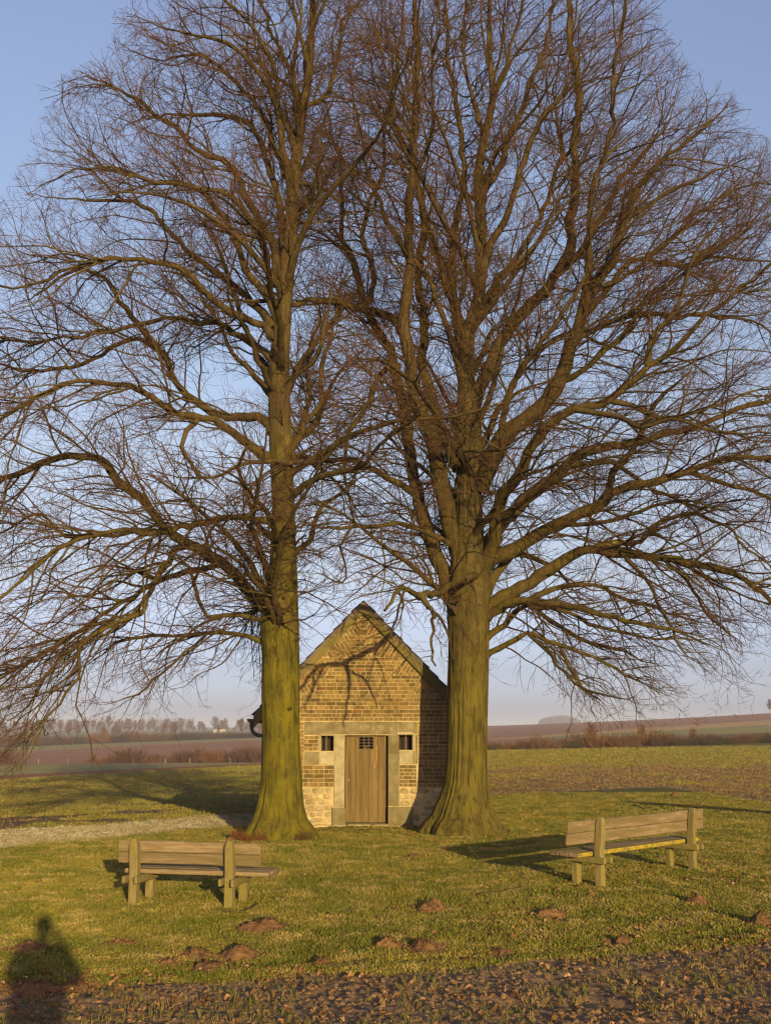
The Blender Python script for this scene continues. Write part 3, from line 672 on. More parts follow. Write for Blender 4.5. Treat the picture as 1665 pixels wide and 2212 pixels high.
for k in range(2):
    x = gx_[0] + (gx_[1] - gx_[0]) * (k + 1) / 3; b = MB(); b.box(x - 0.005, x + 0.005, dy - 0.012, dy - 0.002, gz_[0] - 0.01, gz_[1] + 0.01); obj('grille_bar', b.mesh('grille_bar', M['iron']), door)
for k in range(5):
    z = gz_[0] + (gz_[1] - gz_[0]) * k / 4; b = MB(); b.box(gx_[0] - 0.012, gx_[1] + 0.012, dy - 0.022, dy - 0.013, z - 0.005, z + 0.005); obj('grille_bar', b.mesh('grille_bar', M['iron']), door)
b = MB(); b.box(FX(905), FX(945), dy + 0.5, dy + 0.54, gz_[0] - 0.3, gz_[0] + 0.07); obj('altar_candle', b.mesh('altar_candle', M['door']), chapel)
b = MB(); b.obox((FX(693), dy - 0.012, FZz(890)), (0.009, 0, 0), (0, 0.008, 0), (0, 0, 0.022)); obj('keyhole_plate', b.mesh('keyhole_plate', M['scratch']), door)
b = MB(); b.box(dx1 - 0.026, dx1 - 0.008, dy + 0.0, dy + 0.05, 0.05, dz1 - 0.01); obj('door_shade_strip', b.mesh('door_shade_strip', M['dark']), chapel)  # dark strip painting the shaded reveal at the right of the door
for w_, xb_ in ((lw, FX(392)), (rw, FX(1462))):
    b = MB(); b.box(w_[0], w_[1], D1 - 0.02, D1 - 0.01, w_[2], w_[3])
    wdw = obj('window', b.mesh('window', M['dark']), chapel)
    b = MB(); b.box(xb_ - 0.008, xb_ + 0.008, YC + 0.05, YC + 0.066, w_[2], w_[3]); obj('window_bar', b.mesh('window_bar', M['iron']), wdw)
# low step of earth-stained stone along the wall foot
b = MB(); b.box(FX(240), FX(494), YC - 0.14, YC + 0.02, -0.1, 0.028); obj('plinth_kerb', b.mesh('plinth_kerb', M['rubble'], bevel=0.01), chapel)

# ------------------------------------------------------------------ the two lime trees
def in_crown(p, m=0.0):
    """the pair of crowns tapers upwards: distance inside their common outline"""
    x, y = proj(p[..., 0], p[..., 1], p[..., 2])
    lo = np.interp(y, [-400, 0, 60, 110, 160, 200, 230, 300, 330, 440, 520, 600], [340, 262, 270, 245, 165, 100, 115, 78, 75, 15, -60, -900])
    hi = np.interp(y, [-400, 0, 100, 150, 190, 270, 310, 400, 450], [1230, 1395, 1440, 1480, 1560, 1600, 1655, 1750, 2600])
    return (x > lo - 14 + m) & (x < hi + 14 - m)
def fit_crown(p):
    n = p.shape[1]; ok = in_crown(p); first = np.where(ok.all(1), n, np.argmin(ok, 1)); f = np.clip(first / (n - 1.0), 0.12, 1.0)
    return p[:, :1] + (p - p[:, :1]) * f[:, None, None]
YT1, YT2 = 19.75, 20.65
LT = {
 'trunk': [(606, 1826, 94), (604, 1795, 72), (604, 1768, 57), (605, 1740, 50), (607, 1700, 45), (608, 1650, 42), (607, 1600, 40), (606, 1500, 40.5), (606, 1420, 40), (604, 1350, 42), (607, 1290, 36), (611, 1230, 31), (612, 1100, 30), (606, 950, 31), (603, 800, 27), (614, 650, 21), (628, 500, 19), (639, 350, 15), (655, 230, 12), (668, 150, 10), (674, 40, 8), (677, -80, 5), (678, -190, 2)],
 'A': (15, 6, .25, [(592, 1330), (559, 1296), (507, 1234), (437, 1191), (371, 1147), (323, 1099), (262, 1042), (210, 994), (131, 990), (57, 1020), (-10, 1042)]),
 'A2': (8, 2.5, -.2, 'A', [(480, 1215), (437, 1226), (385, 1239), (323, 1260), (280, 1291), (218, 1330), (144, 1383), (66, 1422), (0, 1462)]),
 'A3': (8, 2.0, -.5, 'A', [(437, 1191), (385, 1178), (336, 1252), (306, 1330), (245, 1340), (184, 1396), (175, 1440), (127, 1523), (74, 1601), (35, 1667)]),
 'A4': (6, 2.0, .4, 'A', [(371, 1147), (300, 1150), (220, 1160), (150, 1152), (87, 1121), (20, 1140), (-30, 1160)]),
 'A5': (5, 2, -.3, 'A3', [(245, 1340), (170, 1390), (110, 1440), (60, 1520), (20, 1560)]),
 'B': (6, 3, -.5, [(575, 1345), (555, 1339), (515, 1330), (481, 1333), (454, 1335), (437, 1304), (424, 1252), (400, 1215), (360, 1190)]),
 'B2': (4, 2, -.1, 'B', [(481, 1333), (440, 1345), (400, 1375), (340, 1400)]),
 'C': (6.5, 2.5, .2, [(585, 1395), (559, 1383), (507, 1366), (450, 1365), (393, 1368), (306, 1379), (240, 1400), (190, 1440)]),
 'C2': (3.5, 2, -.4, 'C', [(450, 1365), (400, 1410), (350, 1455), (300, 1500), (240, 1530)]),
 'D': (9, 3, -.4, [(590, 1130), (555, 1121), (472, 1112), (393, 1143), (330, 1150), (262, 1147), (210, 1160), (120, 1190), (40, 1260), (0, 1300)]),
 'E': (11, 3, .3, [(590, 935), (568, 910), (472, 897), (419, 866), (380, 827), (363, 783), (332, 749), (280, 735), (175, 788), (87, 801), (-5, 788)]),
 'E2': (7, 2, .1, 'E', [(332, 749), (297, 700), (262, 644), (227, 600), (175, 580), (131, 600), (65, 644), (20, 660)]),
 'F': (11, 3, -.35, [(585, 990), (545, 965), (516, 945), (459, 910), (371, 888), (306, 836), (245, 821), (184, 823), (109, 840), (44, 880), (-5, 915)]),
 'F2': (7, 2, -.6, 'F', [(430, 900), (390, 950), (400, 1000), (440, 1040), (480, 1060)]),
 'G': (10, 2.5, .35, [(590, 710), (564, 679), (516, 626), (472, 591), (419, 556), (385, 517), (315, 451), (262, 430), (175, 430), (66, 416)]),
 'H': (10, 2.5, -.3, [(592, 735), (568, 705), (476, 670), (437, 626), (393, 582), (332, 565), (245, 552), (175, 569), (87, 617), (0, 622)]),
 'I': (9, 2.5, .15, [(592, 780), (568, 757), (507, 714), (472, 692), (415, 696), (376, 687), (315, 700), (245, 714), (175, 727), (87, 740), (0, 735)]),
 'I2': (6, 2, .5, 'I', [(472, 692), (440, 640), (400, 600), (340, 580)]),
 'J': (10, 2.5, -.25, [(600, 690), (577, 652), (542, 600), (516, 539), (480, 473), (437, 416), (406, 399), (315, 390), (236, 368), (150, 390)]),
 'K': (10, 2.5, .3, [(615, 540), (606, 481), (590, 393), (574, 341), (548, 280), (495, 253), (434, 249), (342, 251), (255, 271)]),
 'L': (9, 2, -.2, [(628, 420), (618, 360), (609, 306), (600, 218), (600, 153), (583, 109), (539, 44), (470, -10), (400, -50)]),
 'Mm': (10, 2, .1, [(605, 600), (590, 540), (545, 440), (517, 393), (490, 350), (440, 330), (416, 315), (342, 253), (290, 210), (242, 188), (180, 166), (120, 190)]),
 'N': (8, 2, -.45, [(590, 620), (560, 520), (520, 440), (478, 406), (416, 398), (329, 393), (263, 371), (211, 367), (145, 385), (60, 420)]),
 'O': (7, 2, .45, [(615, 380), (587, 284), (550, 220), (526, 197), (469, 135), (425, 114), (329, 125), (263, 103)]),
 'P': (7, 2, -.35, [(640, 330), (610, 230), (560, 150), (495, 92), (425, 79), (355, 70), (277, 39)]),
 'P2': (6, 2, .3, [(655, 250), (630, 160), (590, 80), (560, 0), (540, -80)]),
 'P3': (5, 2, -.4, [(668, 150), (650, 70), (625, 0), (610, -90)]),
 'R': (7, 2, .25, [(650, 260), (666, 227), (709, 201), (727, 131), (735, 66), (757, 0), (770, -80)]),
 'T': (8, 2.5, -.3, [(615, 870), (629, 819), (677, 784), (695, 736), (700, 700), (712, 640), (725, 590)]),
 'U': (9, 2.5, .3, [(615, 1020), (630, 976), (660, 910), (690, 845), (699, 779), (717, 735), (730, 650), (760, 560)]),
 'S': (8, 3, -.1, [(622, 1230), (640, 1190), (673, 1165), (681, 1134), (700, 1090), (740, 1050), (790, 1020)]),
 'V': (7, 2, .2, [(630, 480), (645, 400), (652, 363), (674, 297), (705, 245), (730, 180)]),
 'Ww': (6, 2, -.3, [(640, 400), (657, 393), (709, 415), (740, 450), (760, 520)]),
 'X1': (8, 2, -.7, [(612, 1180), (570, 1150), (540, 1090), (520, 1010), (540, 960), (510, 890)]),
 'X2': (8, 2, .7, [(606, 1000), (640, 940), (670, 860), (665, 770), (690, 690), (680, 600)]),
 'X3': (7, 2, -.8, [(606, 850), (560, 800), (540, 730), (500, 660), (490, 590), (450, 520)]),
 'X4': (8, 2, .6, [(600, 830), (560, 760), (520, 680), (480, 560), (440, 480), (380, 420)]),
 'X5': (9, 2, .15, [(595, 860), (560, 830), (540, 800), (505, 760), (480, 700), (450, 650)]),
}
RT = {
 'trunk': [(992, 1812, 100), (995, 1785, 80), (999, 1760, 63), (1001, 1735, 56), (1005, 1690, 45), (1008, 1600, 42), (1010, 1500, 43), (1012, 1400, 44), (1012, 1330, 45), (1012, 1270, 46), (1012, 1180, 38), (1012, 1080, 35), (1013, 980, 35), (1012, 900, 33), (1008, 860, 26), (1008, 789, 20), (1014, 706, 17), (1034, 640, 16), (1038, 553, 15), (1040, 490, 14.5), (1033, 385, 13), (1050, 280, 11), (1064, 210, 9), (1057, 105, 7), (1057, 0, 5), (1057, -120, 2.5)],
 'a': (16, 6, .1, [(1020, 895), (1030, 850), (1060, 789), (1095, 715), (1147, 653), (1204, 584), (1235, 531), (1233, 472), (1240, 402), (1247, 297), (1250, 175), (1237, 105), (1230, 0), (1225, -60)]),
 'a2': (9, 2.5, .3, 'a', [(1204, 584), (1250, 545), (1289, 490), (1345, 385), (1397, 315), (1440, 270), (1480, 230)]),
 'b': (23, 4, -.25, [(1030, 1060), (1055, 1012), (1099, 938), (1143, 894), (1191, 841), (1221, 789), (1243, 728), (1256, 684), (1278, 632), (1313, 575), (1327, 542), (1348, 472), (1380, 402), (1432, 350), (1520, 280), (1572, 227)]),
 'b2': (10, 2.5, -.1, 'b', [(1243, 728), (1259, 640), (1270, 575), (1272, 509), (1278, 420), (1300, 332), (1320, 227), (1327, 140), (1348, 52), (1360, -20)]),
 'b3': (8, 2.5, .2, 'b', [(1256, 690), (1293, 647), (1345, 577), (1387, 560), (1467, 577), (1537, 556), (1642, 566)]),
 'b4': (6, 2, -.3, 'b', [(1348, 472), (1400, 440), (1470, 400), (1540, 370), (1620, 340)]),
 'b5': (6, 2, .3, 'b', [(1278, 632), (1350, 590), (1430, 540), (1500, 470), (1560, 420), (1640, 400)]),
 'dc': (16, 3, -.5, [(1035, 1235), (1060, 1180), (1086, 1073), (1121, 1025), (1165, 946), (1200, 912), (1243, 885), (1313, 863), (1357, 833), (1396, 789), (1455, 754), (1520, 690), (1600, 620), (1672, 555)]),
 'c2': (8, 2, -.2, 'dc', [(1396, 789), (1405, 737), (1444, 693), (1470, 640), (1500, 560), (1560, 480), (1620, 440)]),
 'c3': (7, 2, .1, 'dc', [(1313, 863), (1370, 880), (1430, 900), (1500, 880), (1580, 860), (1665, 840)]),
 'c4': (7, 2, -.6, 'dc', [(1243, 885), (1320, 900), (1390, 920), (1450, 905), (1540, 930), (1640, 935)]),
 'x': (8, 2, .4, 'b', [(1243, 728), (1307, 700), (1380, 675), (1453, 682), (1520, 675), (1600, 690), (1665, 720)]),
 'e': (17, 5, .3, [(1040, 1210), (1063, 1165), (1120, 1093), (1182, 1041), (1244, 984), (1287, 970), (1340, 962), (1387, 955), (1430, 940), (1480, 925), (1560, 900), (1670, 860)]),
 'e2': (8, 2.5, .1, 'e', [(1225, 1003), (1275, 1000), (1325, 998), (1368, 1032), (1420, 1060), (1500, 1090), (1580, 1130)]),
 'f': (20, 5, -.2, [(1030, 1235), (1054, 1212), (1120, 1179), (1206, 1136), (1287, 1098), (1325, 1070), (1410, 1041), (1482, 1017), (1563, 998), (1672, 989)]),
 'f2': (10, 4, -.4, 'f', [(1287, 1098), (1315, 1065), (1339, 1003), (1377, 960), (1400, 900), (1440, 850), (1490, 800)]),
 'f3': (7, 3, .2, 'f', [(1482, 1017), (1539, 1036), (1605, 1055), (1670, 1080)]),
 'f4': (6, 2, -.5, 'f', [(1206, 1136), (1290, 1130), (1380, 1110), (1460, 1090), (1540, 1100), (1620, 1130)]),
 'g': (12, 2, .4, [(1045, 1285), (1078, 1241), (1106, 1207), (1139, 1198), (1180, 1210), (1220, 1240), (1260, 1300)]),
 'h': (17, 5, -.15, [(1035, 1345), (1063, 1307), (1111, 1279), (1168, 1241), (1225, 1207), (1277, 1188), (1349, 1198), (1434, 1205), (1506, 1222), (1563, 1236), (1610, 1250), (1665, 1292)]),
 'h2': (8, 2.5, -.3, 'h', [(1277, 1188), (1330, 1172), (1387, 1169), (1425, 1131), (1491, 1115), (1563, 1136), (1634, 1193)]),
 'h3': (5, 2, -.5, 'h', [(1349, 1198), (1400, 1260), (1440, 1330), (1470, 1400), (1520, 1440)]),
 'h4': (5, 2, .3, 'h', [(1434, 1205), (1500, 1270), (1540, 1340), (1600, 1400)]),
 'i': (8, 2.5, .3, [(1040, 1390), (1059, 1369), (1101, 1336), (1144, 1312), (1206, 1350), (1277, 1388), (1349, 1402), (1420, 1440)]),
 'i2': (6, 2, -.2, 'i', [(1144, 1312), (1210, 1320), (1290, 1350), (1370, 1370), (1470, 1380), (1550, 1400)]),
 'j': (8, 2.5, -.3, [(1040, 1425), (1059, 1412), (1111, 1383), (1140, 1369), (1206, 1393), (1277, 1417), (1349, 1460), (1420, 1500)]),
 'j2': (4.5, 2, -.6, 'j', [(1140, 1369), (1190, 1420), (1230, 1470), (1290, 1500), (1380, 1520)]),
 'j3': (4.5, 2, .2, 'j', [(1206, 1393), (1230, 1440), (1260, 1490), (1300, 1520)]),
 'k': (13, 2.5, -.4, [(1035, 1350), (1059, 1326), (1101, 1307), (1140, 1298), (1206, 1307), (1301, 1326), (1396, 1360), (1491, 1374), (1560, 1400)]),
 'k2': (7, 2, .1, 'k', [(1140, 1298), (1200, 1270), (1280, 1270), (1370, 1300), (1460, 1330), (1560, 1350)]),
 'l': (19, 5, .2, [(985, 1300), (964, 1262), (945, 1212), (921, 1136), (902, 1065), (889, 1012), (876, 924), (859, 837), (850, 771), (815, 719), (789, 658), (771, 597), (758, 553), (728, 527), (690, 505), (640, 480)]),
 'l2': (7.5, 2, -.1, 'l', [(789, 658), (800, 623), (802, 562), (777, 507), (802, 437), (826, 350), (832, 250), (850, 150), (870, 50), (880, -40)]),
 'l3': (7.5, 2, .2, 'l', [(771, 597), (760, 552), (742, 521), (739, 490), (742, 420), (732, 332), (718, 297), (700, 227), (676, 189)]),
 'm': (21, 5, -.15, [(1000, 1240), (992, 1203), (968, 1136), (954, 1041), (935, 950), (915, 894), (893, 837), (881, 771), (867, 706), (881, 653), (881, 597), (880, 531), (882, 455), (893, 385), (896, 280), (900, 210), (896, 105), (896, 0), (896, -110)]),
 'm2': (6, 2, .3, 'm', [(882, 560), (850, 500), (820, 440), (790, 360), (780, 280), (760, 200), (750, 120)]),
 'm3': (6, 2, -.4, 'm', [(893, 385), (920, 320), (935, 240), (930, 160), (945, 60), (950, -40)]),
 'm4': (5, 2, .2, 'm', [(896, 300), (860, 240), (840, 180), (825, 100), (800, 20)]),
 'n': (14, 4, .25, [(990, 1010), (964, 960), (937, 881), (915, 793), (915, 728), (911, 662), (902, 597), (917, 490), (907, 402), (879, 332), (850, 250), (845, 150), (840, 60)]),
 'o': (9, 2.5, -.3, [(1000, 830), (990, 771), (972, 719), (946, 649), (929, 610), (894, 566), (860, 520), (830, 450)]),
 'p': (9, 2.5, .35, [(1000, 815), (990, 754), (986, 684), (968, 583), (937, 544), (925, 480), (940, 400), (930, 320)]),
 'q': (9, 2.5, -.2, [(1000, 760), (975, 650), (942, 542), (914, 472), (905, 400), (870, 330), (830, 280), (810, 200)]),
 'r': (10, 2.5, .2, [(1010, 770), (985, 660), (970, 566), (991, 455), (1001, 367), (998, 280), (980, 196), (970, 105), (960, 0), (955, -80)]),
 's': (10, 2.5, -.3, [(1040, 600), (1057, 525), (1089, 472), (1127, 350), (1162, 280), (1200, 220), (1237, 175), (1290, 110), (1327, 70)]),
 't': (9, 2.5, .3, [(1036, 440), (1068, 367), (1110, 262), (1145, 175), (1180, 70), (1195, -20)]),
 'uu': (6, 2, -.4, [(1060, 230), (1085, 160), (1100, 120), (1125, 0), (1130, -70)]),
 'v': (6, 2, .4, [(1048, 300), (1020, 220), (1000, 120), (1005, 0), (1000, -80)]),
 's2': (8, 2.5, .2, [(1020, 700), (1060, 640), (1090, 580), (1140, 520), (1190, 400), (1210, 300), (1200, 180), (1215, 60)]),
 's3': (9, 2.5, -.4, [(1030, 1030), (1070, 950), (1090, 880), (1130, 800), (1170, 740), (1230, 650), (1290, 560), (1370, 480), (1430, 420)]),
 's4': (8, 2, .5, [(1030, 980), (1075, 900), (1110, 820), (1165, 760), (1220, 720), (1290, 740), (1370, 760), (1460, 790)]),
 's5': (8, 2, .0, 'b', [(1191, 841), (1260, 800), (1330, 740), (1400, 640), (1480, 590), (1570, 520), (1640, 460)]),
 'y': (8, 2.5, -.5, 'l', [(862, 790), (840, 795), (815, 815), (795, 860), (780, 903), (754, 946), (750, 1025), (758, 1090), (775, 1130)]),
 'z': (8, 3, -.55, 'l', [(892, 1065), (880, 1056), (815, 1020), (771, 994), (728, 990), (673, 1000), (620, 996), (568, 998), (524, 1011), (463, 1029), (393, 1033), (330, 1020)]),
 'q2': (12, 4, -.5, 'l', [(868, 720), (862, 700), (830, 680), (800, 668), (765, 657), (728, 655), (680, 655), (630, 662), (585, 650), (520, 645), (470, 640)]),
 'aa': (8, 3, -.4, [(992, 1200), (980, 1180), (930, 1155), (880, 1138), (820, 1132), (760, 1138), (690, 1138), (640, 1120)]),
 'bb': ('reach', [(985, 1290, 1.6), (925, 1322, 2.4), (862, 1356, 3.2), (818, 1395, 4.0), (745, 1430, 5.0), (700, 1436, 5.6), (668, 1462, 6.1), (640, 1500, 6.5)], .090, .022),
 'bb2': ('reach', [(745, 1428, 5.0), (750, 1446, 5.1), (753, 1462, 5.3), (757, 1480, 5.4)], .060, .030),
 'bb3': ('reach', [(757, 1476, 5.38), (753, 1500, 5.4), (748, 1540, 5.5), (738, 1570, 5.8)], .035, .015),
 'bb4': ('reach', [(760, 1450, 5.0), (790, 1470, 4.8), (805, 1500, 4.7), (815, 1530, 4.6)], .03, .012),
 'bb5': ('reach', [(700, 1436, 5.6), (680, 1480, 5.9), (660, 1540, 6.2)], .028, .012),
 'dd': (2.6, 1.6, -.3, 'aa', [(822, 1132), (820, 1170), (828, 1210), (822, 1260), (818, 1290)]),
 'ee': (3, 1.8, -.3, 'aa', [(760, 1138), (735, 1180), (742, 1225), (735, 1265), (700, 1245), (690, 1210)]),
}
def build_tree(nm, label, spec, YT, seed, barkm, axpx, grooves, flare):
    global rng
    rng = np.random.default_rng(seed)
    base = gnd(spec['trunk'][0][0], spec['trunk'][2][1]); bx = at(spec['trunk'][5][0], spec['trunk'][5][1], YT)[0]
    root = thing(nm, label, 'tree', (bx, YT, 0))
    # trunk: wide rings with root flare and shallow flutes
    P = [at(x, y, YT) for x, y, r in spec['trunk']]; Rr = [r * (1.0 - 0.20 * float(sstep(1260, 1080, y))) / ppm(y, YT) for x, y, r in spec['trunk']]
    P[0][2] = -0.25; P[0][0] = P[1][0]
    pth, rad = smooth_path(P, Rr, 0.07); n = len(pth); sd = 112
    th = np.arange(sd) * 2 * math.pi / sd; zz = pth[:, 2]
    lob = sum(a * np.cos(k * th[None] + p_) for k, a, p_ in flare)
    fl = np.exp(-np.clip(zz, 0, None) / 0.42)[:, None]
    low = np.exp(-np.clip(zz, 0, None) / 2.5)[:, None]
    rr = rad[:, None] * (1 + 0.55 * lob * fl + 0.10 * lob * low)
    T, Z = np.meshgrid(th, zz)
    rr *= 1 + 0.05 * (vnoise(T * 3.5 / 6.2832 * 12, Z * 1.3, 1.0, seed) - 0.5) + (0.075 if barkm == 'bark_r' else 0.02) * (vnoise(T / 6.2832 * 48, Z * 1.0 + 3, 1.0, seed + 3) - 0.5)
    for (t0, z0, z1, dp, wd, sl_) in grooves:
        tc_ = np.radians(t0) + sl_ * (Z - z0) + 0.05 * (vnoise(Z * 0 + 1, Z, 0.25, 5) - .5)
        rr -= dp * np.exp(-((T - tc_) / wd) ** 2) * sstep(z0 - .05, z0 + .05, Z) * sstep(z1, z1 - .5, Z)
    ca, sa = np.cos(th), np.sin(th)
    Vt = np.stack([pth[:, None, 0] + rr * ca, pth[:, None, 1] + rr * sa, np.repeat(zz[:, None], sd, 1)], -1)
    idx = np.arange(n * sd).reshape(n, sd); nx = np.roll(idx, -1, 1); Qt = np.stack([idx[:-1], nx[:-1], nx[1:], idx[1:]], -1).reshape(-1, 4)
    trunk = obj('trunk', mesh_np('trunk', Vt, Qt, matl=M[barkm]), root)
    axis_xy = np.array([bx, YT])
    for q in range(9):
        j = int(rng.integers(int(n * .07), int(n * .62))); a = rng.uniform(math.radians(200), math.radians(340)); d = np.array([math.cos(a), math.sin(a), .25]); o0 = pth[j] + d * rad[j] * 0.8; rk = rng.uniform(.022, .05)
        L_ = rad[j] * .2 + rng.uniform(.03, .16); kn = grow(o0[None], d[None], np.array([L_]), 5, .12, np.zeros((1, 3))); Vk, Qk = tubes(kn, (rk * np.array([[1.5, 1.2, 1.0, .9, .35]])), 8); obj('stub', mesh_np('stub', Vk, Qk, matl=M['limb']), trunk)
    paths = {}; limbs = []; bare = set()
    for key, s in spec.items():
        if key == 'trunk': continue
        if s[0] == 'reach':          # limb reaching out in front of the chapel, fixed by where its shadow lies on the gable
            SP, r0, r1 = s[1:]; Pw = [at(px, py, YC) - np.array(ldir) * q for px, py, q in SP]; pp, rr1 = smooth_path(Pw, np.linspace(r0, r1, len(Pw)), 0.15)
            pp[1:] += rng.normal(size=pp[1:].shape) * 0.02; qx, qy = proj(pp[:, 0], pp[:, 1], pp[:, 2]); paths[key] = (pp, np.stack([qx, qy], 1)); limbs.append((pp, rr1, r0)); bare.add(len(limbs) - 1); continue
        if isinstance(s[3], str): r0, r1, k, par, pts = s
        else: r0, r1, k, pts = s; par = None
        kk = k if isinstance(k, tuple) else (k * 1.15, 99)
        if par:
            pp, py = paths[par]; d2 = (py[:, 0] - pts[0][0]) ** 2 + (py[:, 1] - pts[0][1]) ** 2; Y0 = pp[d2.argmin(), 1]
        else: Y0 = YT
        Pw = []; Y = Y0; prev = None; acc = 0
        for ip, (px, py_) in enumerate(pts):
            k = kk[0] if ip <= kk[1] else 0.0
            if prev is not None:
                dd = math.hypot(px - prev[0], py_ - prev[1]) / ppm(py_, Y); acc += dd
                Y += k * dd * (1.0 if acc < 4 else 0.5)
            Pw.append(at(px, py_, Y)); prev = (px, py_)
        n_ = len(Pw); rad_ = [(r0 + (r1 - r0) * (i / (n_ - 1)) ** 0.8) / ppm(pts[i][1], Pw[i][1]) for i in range(n_)]
        if not par: rad_[0] *= 1.25
        e = pts[-1]
        if e[0] < 15 or e[0] > 1630 or e[1] < 10:      # runs on outside the picture
            d = unit(Pw[-1] - Pw[-2]); 
            for q in range(3): d = unit(d + rng.normal(size=3) * 0.12 + np.array([0, 0, -0.05])); Pw.append(Pw[-1] + d * 0.7); rad_.append(rad_[-1] * 0.65)
        pp, rr1 = smooth_path(Pw, rad_, 0.22)
        wob = rng.normal(size=pp.shape) * 0.018; wob[0] = 0; pp = pp + wob + 0.035 * np.stack([np.interp(np.arange(len(pp)), np.arange(0, len(pp) + 4, 3), rng.normal(size=len(np.arange(0, len(pp) + 4, 3)))) for _ in range(3)], 1) * np.minimum(1, np.arange(len(pp)) / 4)[:, None]
        rr1 = rr1 * (1 + 0.10 * rng.normal(size=len(rr1)) * 0.6)
        rr1 = rr1 * (1 - 0.65 * sstep(0.72, 1.0, np.linspace(0, 1, len(rr1))))
        qx, qy = proj(pp[:, 0], pp[:, 1], pp[:, 2]); paths[key] = (pp, np.stack([qx, qy], 1)); limbs.append((pp, np.maximum(rr1, 0.006), rr1[0]))
    # limbs that leave towards and away from the viewer
    zmax = pth[-1, 2]
    NX = 26
    for i in range(NX):
        z = rng.uniform(3.6, zmax * 0.86) if i > 4 else rng.uniform(3.4, 6.0)
        j = np.abs(zz - z).argmin(); o = pth[j].copy(); az = (math.pi / 2 if i % 2 else -math.pi / 2) + rng.normal() * 0.55
        el = np.radians(rng.uniform(15, 45) + 28 * z / zmax); L = np.interp(z, [3, 8, 13, 19], [4.4, 5.6, 4.4, 2.2]) * rng.uniform(.8, 1.1)
        d = np.array([[math.cos(az) * math.cos(el), math.sin(az) * math.cos(el), math.sin(el)]])
        pt = grow(o[None], d, np.array([L]), 14, 0.10, np.array([[0, 0, -0.035 if z < 9 else 0.0]]))[0]
        r0 = min(0.55 * rad[j], 0.014 * L + 0.012); rr1 = r0 * (1 - 0.85 * np.linspace(0, 1, 14) ** 0.9)
        limbs.append((pt, np.maximum(rr1, 0.008), r0))
    axis = axis_xy; ztop = zmax
    lob_objs = []
    for (pp, rr1, r0) in limbs:
        sides = 12 if r0 > 0.12 else (9 if r0 > 0.06 else 6)
        Vt, Qt = tubes(pp[None], rr1[None], sides); big = r0 > 0.08
        lob_objs.append(obj('limb', mesh_np('limb', Vt, Qt, matl=M['limb'] if big else M['branch']), root))
    # second order branches, each its own part of its limb up to the limit
    B = []
    for li, (pp, rr1, r0) in enumerate(limbs):
        L = np.linalg.norm(np.diff(pp, axis=0), axis=1).sum()
        # resample to fixed 16
        tt = np.linspace(0, len(pp) - 1, 16); P16 = np.stack([np.interp(tt, np.arange(len(pp)), pp[:, c]) for c in range(3)], 1); R16 = np.interp(tt, np.arange(len(pp)), rr1)
        lowf = np.clip(1 - (pp[:, 2].mean() - 3) / 5.0, 0, 1)
        o, d, r, t, pi = spawn(P16[None], R16[None], np.array([L]), (3.6 + 2.2 * lowf) * (0.4 if li in bare else 1.0), 0.08, 50, 14, axis, 0.4, 1 if li in bare else 4)
        l2 = np.clip(((0.48 + 0.10 * lowf) * L * (1 - 0.5 * t)), 0.8, 2.9 + 0.5 * lowf) * rng.uniform(0.7, 1.15, len(t))
        B.append((o, d, l2, np.minimum(r * 0.6, 0.004 + 0.0068 * l2), np.full(len(t), li)))
    # shoots on the leader itself
    o16 = pth[:: max(1, n // 60)]; r16 = rad[:: max(1, n // 60)]; sel = o16[:, 2] > 4.3; o16 = o16[sel]; r16 = r16[sel]
    m_ = 90; jj = rng.integers(0, len(o16), m_); a_ = rng.uniform(0, 6.28, m_); d = np.stack([np.cos(a_), np.sin(a_), rng.uniform(0.2, 1.0, m_)], 1)
    B.append((o16[jj] + d * r16[jj][:, None] * np.array([0.8, 0.8, 0]), d, np.interp(o16[jj, 2], [4, 12, 19], [1.5, 2.2, 1.2]) * rng.uniform(.5, 1.1, m_), np.full(m_, 0.011), np.full(m_, -1)))
    o = np.concatenate([b[0] for b in B]); d = np.concatenate([b[1] for b in B]); l2 = np.concatenate([b[2] for b in B]); r2 = np.concatenate([b[3] for b in B]); li = np.concatenate([b[4] for b in B])
    zrel = np.clip((o[:, 2] - 4) / (ztop - 4), 0, 1)
    out = o.copy(); out[:, :2] -= axis; out[:, 2] = 0; far = np.linalg.norm(out, axis=1); out = unit(out)
    low_ = np.clip(1 - (o[:, 2] - 3) / 6.0, 0, 1)
    d = unit(d + out * 0.28 * np.minimum(1, far / 3)[:, None] + np.array([0, 0, 1]) * (0.25 * (1 - low_) - 0.12 * low_)[:, None])
    trop = out * (0.03 + 0.03 * low_)[:, None] + np.array([0, 0, 1]) * (0.035 * zrel - 0.085 * low_)[:, None]
    p2 = fit_crown(grow(o, d, l2, 13, 0.17, trop * 0.8)); l2 = np.linalg.norm(np.diff(p2, axis=1), axis=2).sum(1); rad2 = r2[:, None] * (1 - 0.8 * np.linspace(0, 1, 13)[None] ** 0.9)
    # keep clear of the ground and the chapel front
    size = r2 * l2; order = np.argsort(-size * (li >= 0)); top = order[:300]; rest_ = np.setdiff1d(np.arange(len(o)), top)
    for q in top:
        Vt, Qt = tubes(p2[q:q + 1], rad2[q:q + 1], 5); obj('branch', mesh_np('branch', Vt, Qt, matl=M['branch']), lob_objs[li[q]])
    Vt, Qt = tubes(p2[rest_], rad2[rest_], 4); obj('branches', mesh_np('branches', Vt, Qt, matl=M['branch']), root, kind='stuff')
    # third and fourth order twigs
    o, d, r, t, pi = spawn(p2, rad2, l2, 4.3, 0.08, 40, 12, axis, 0.35, 3)
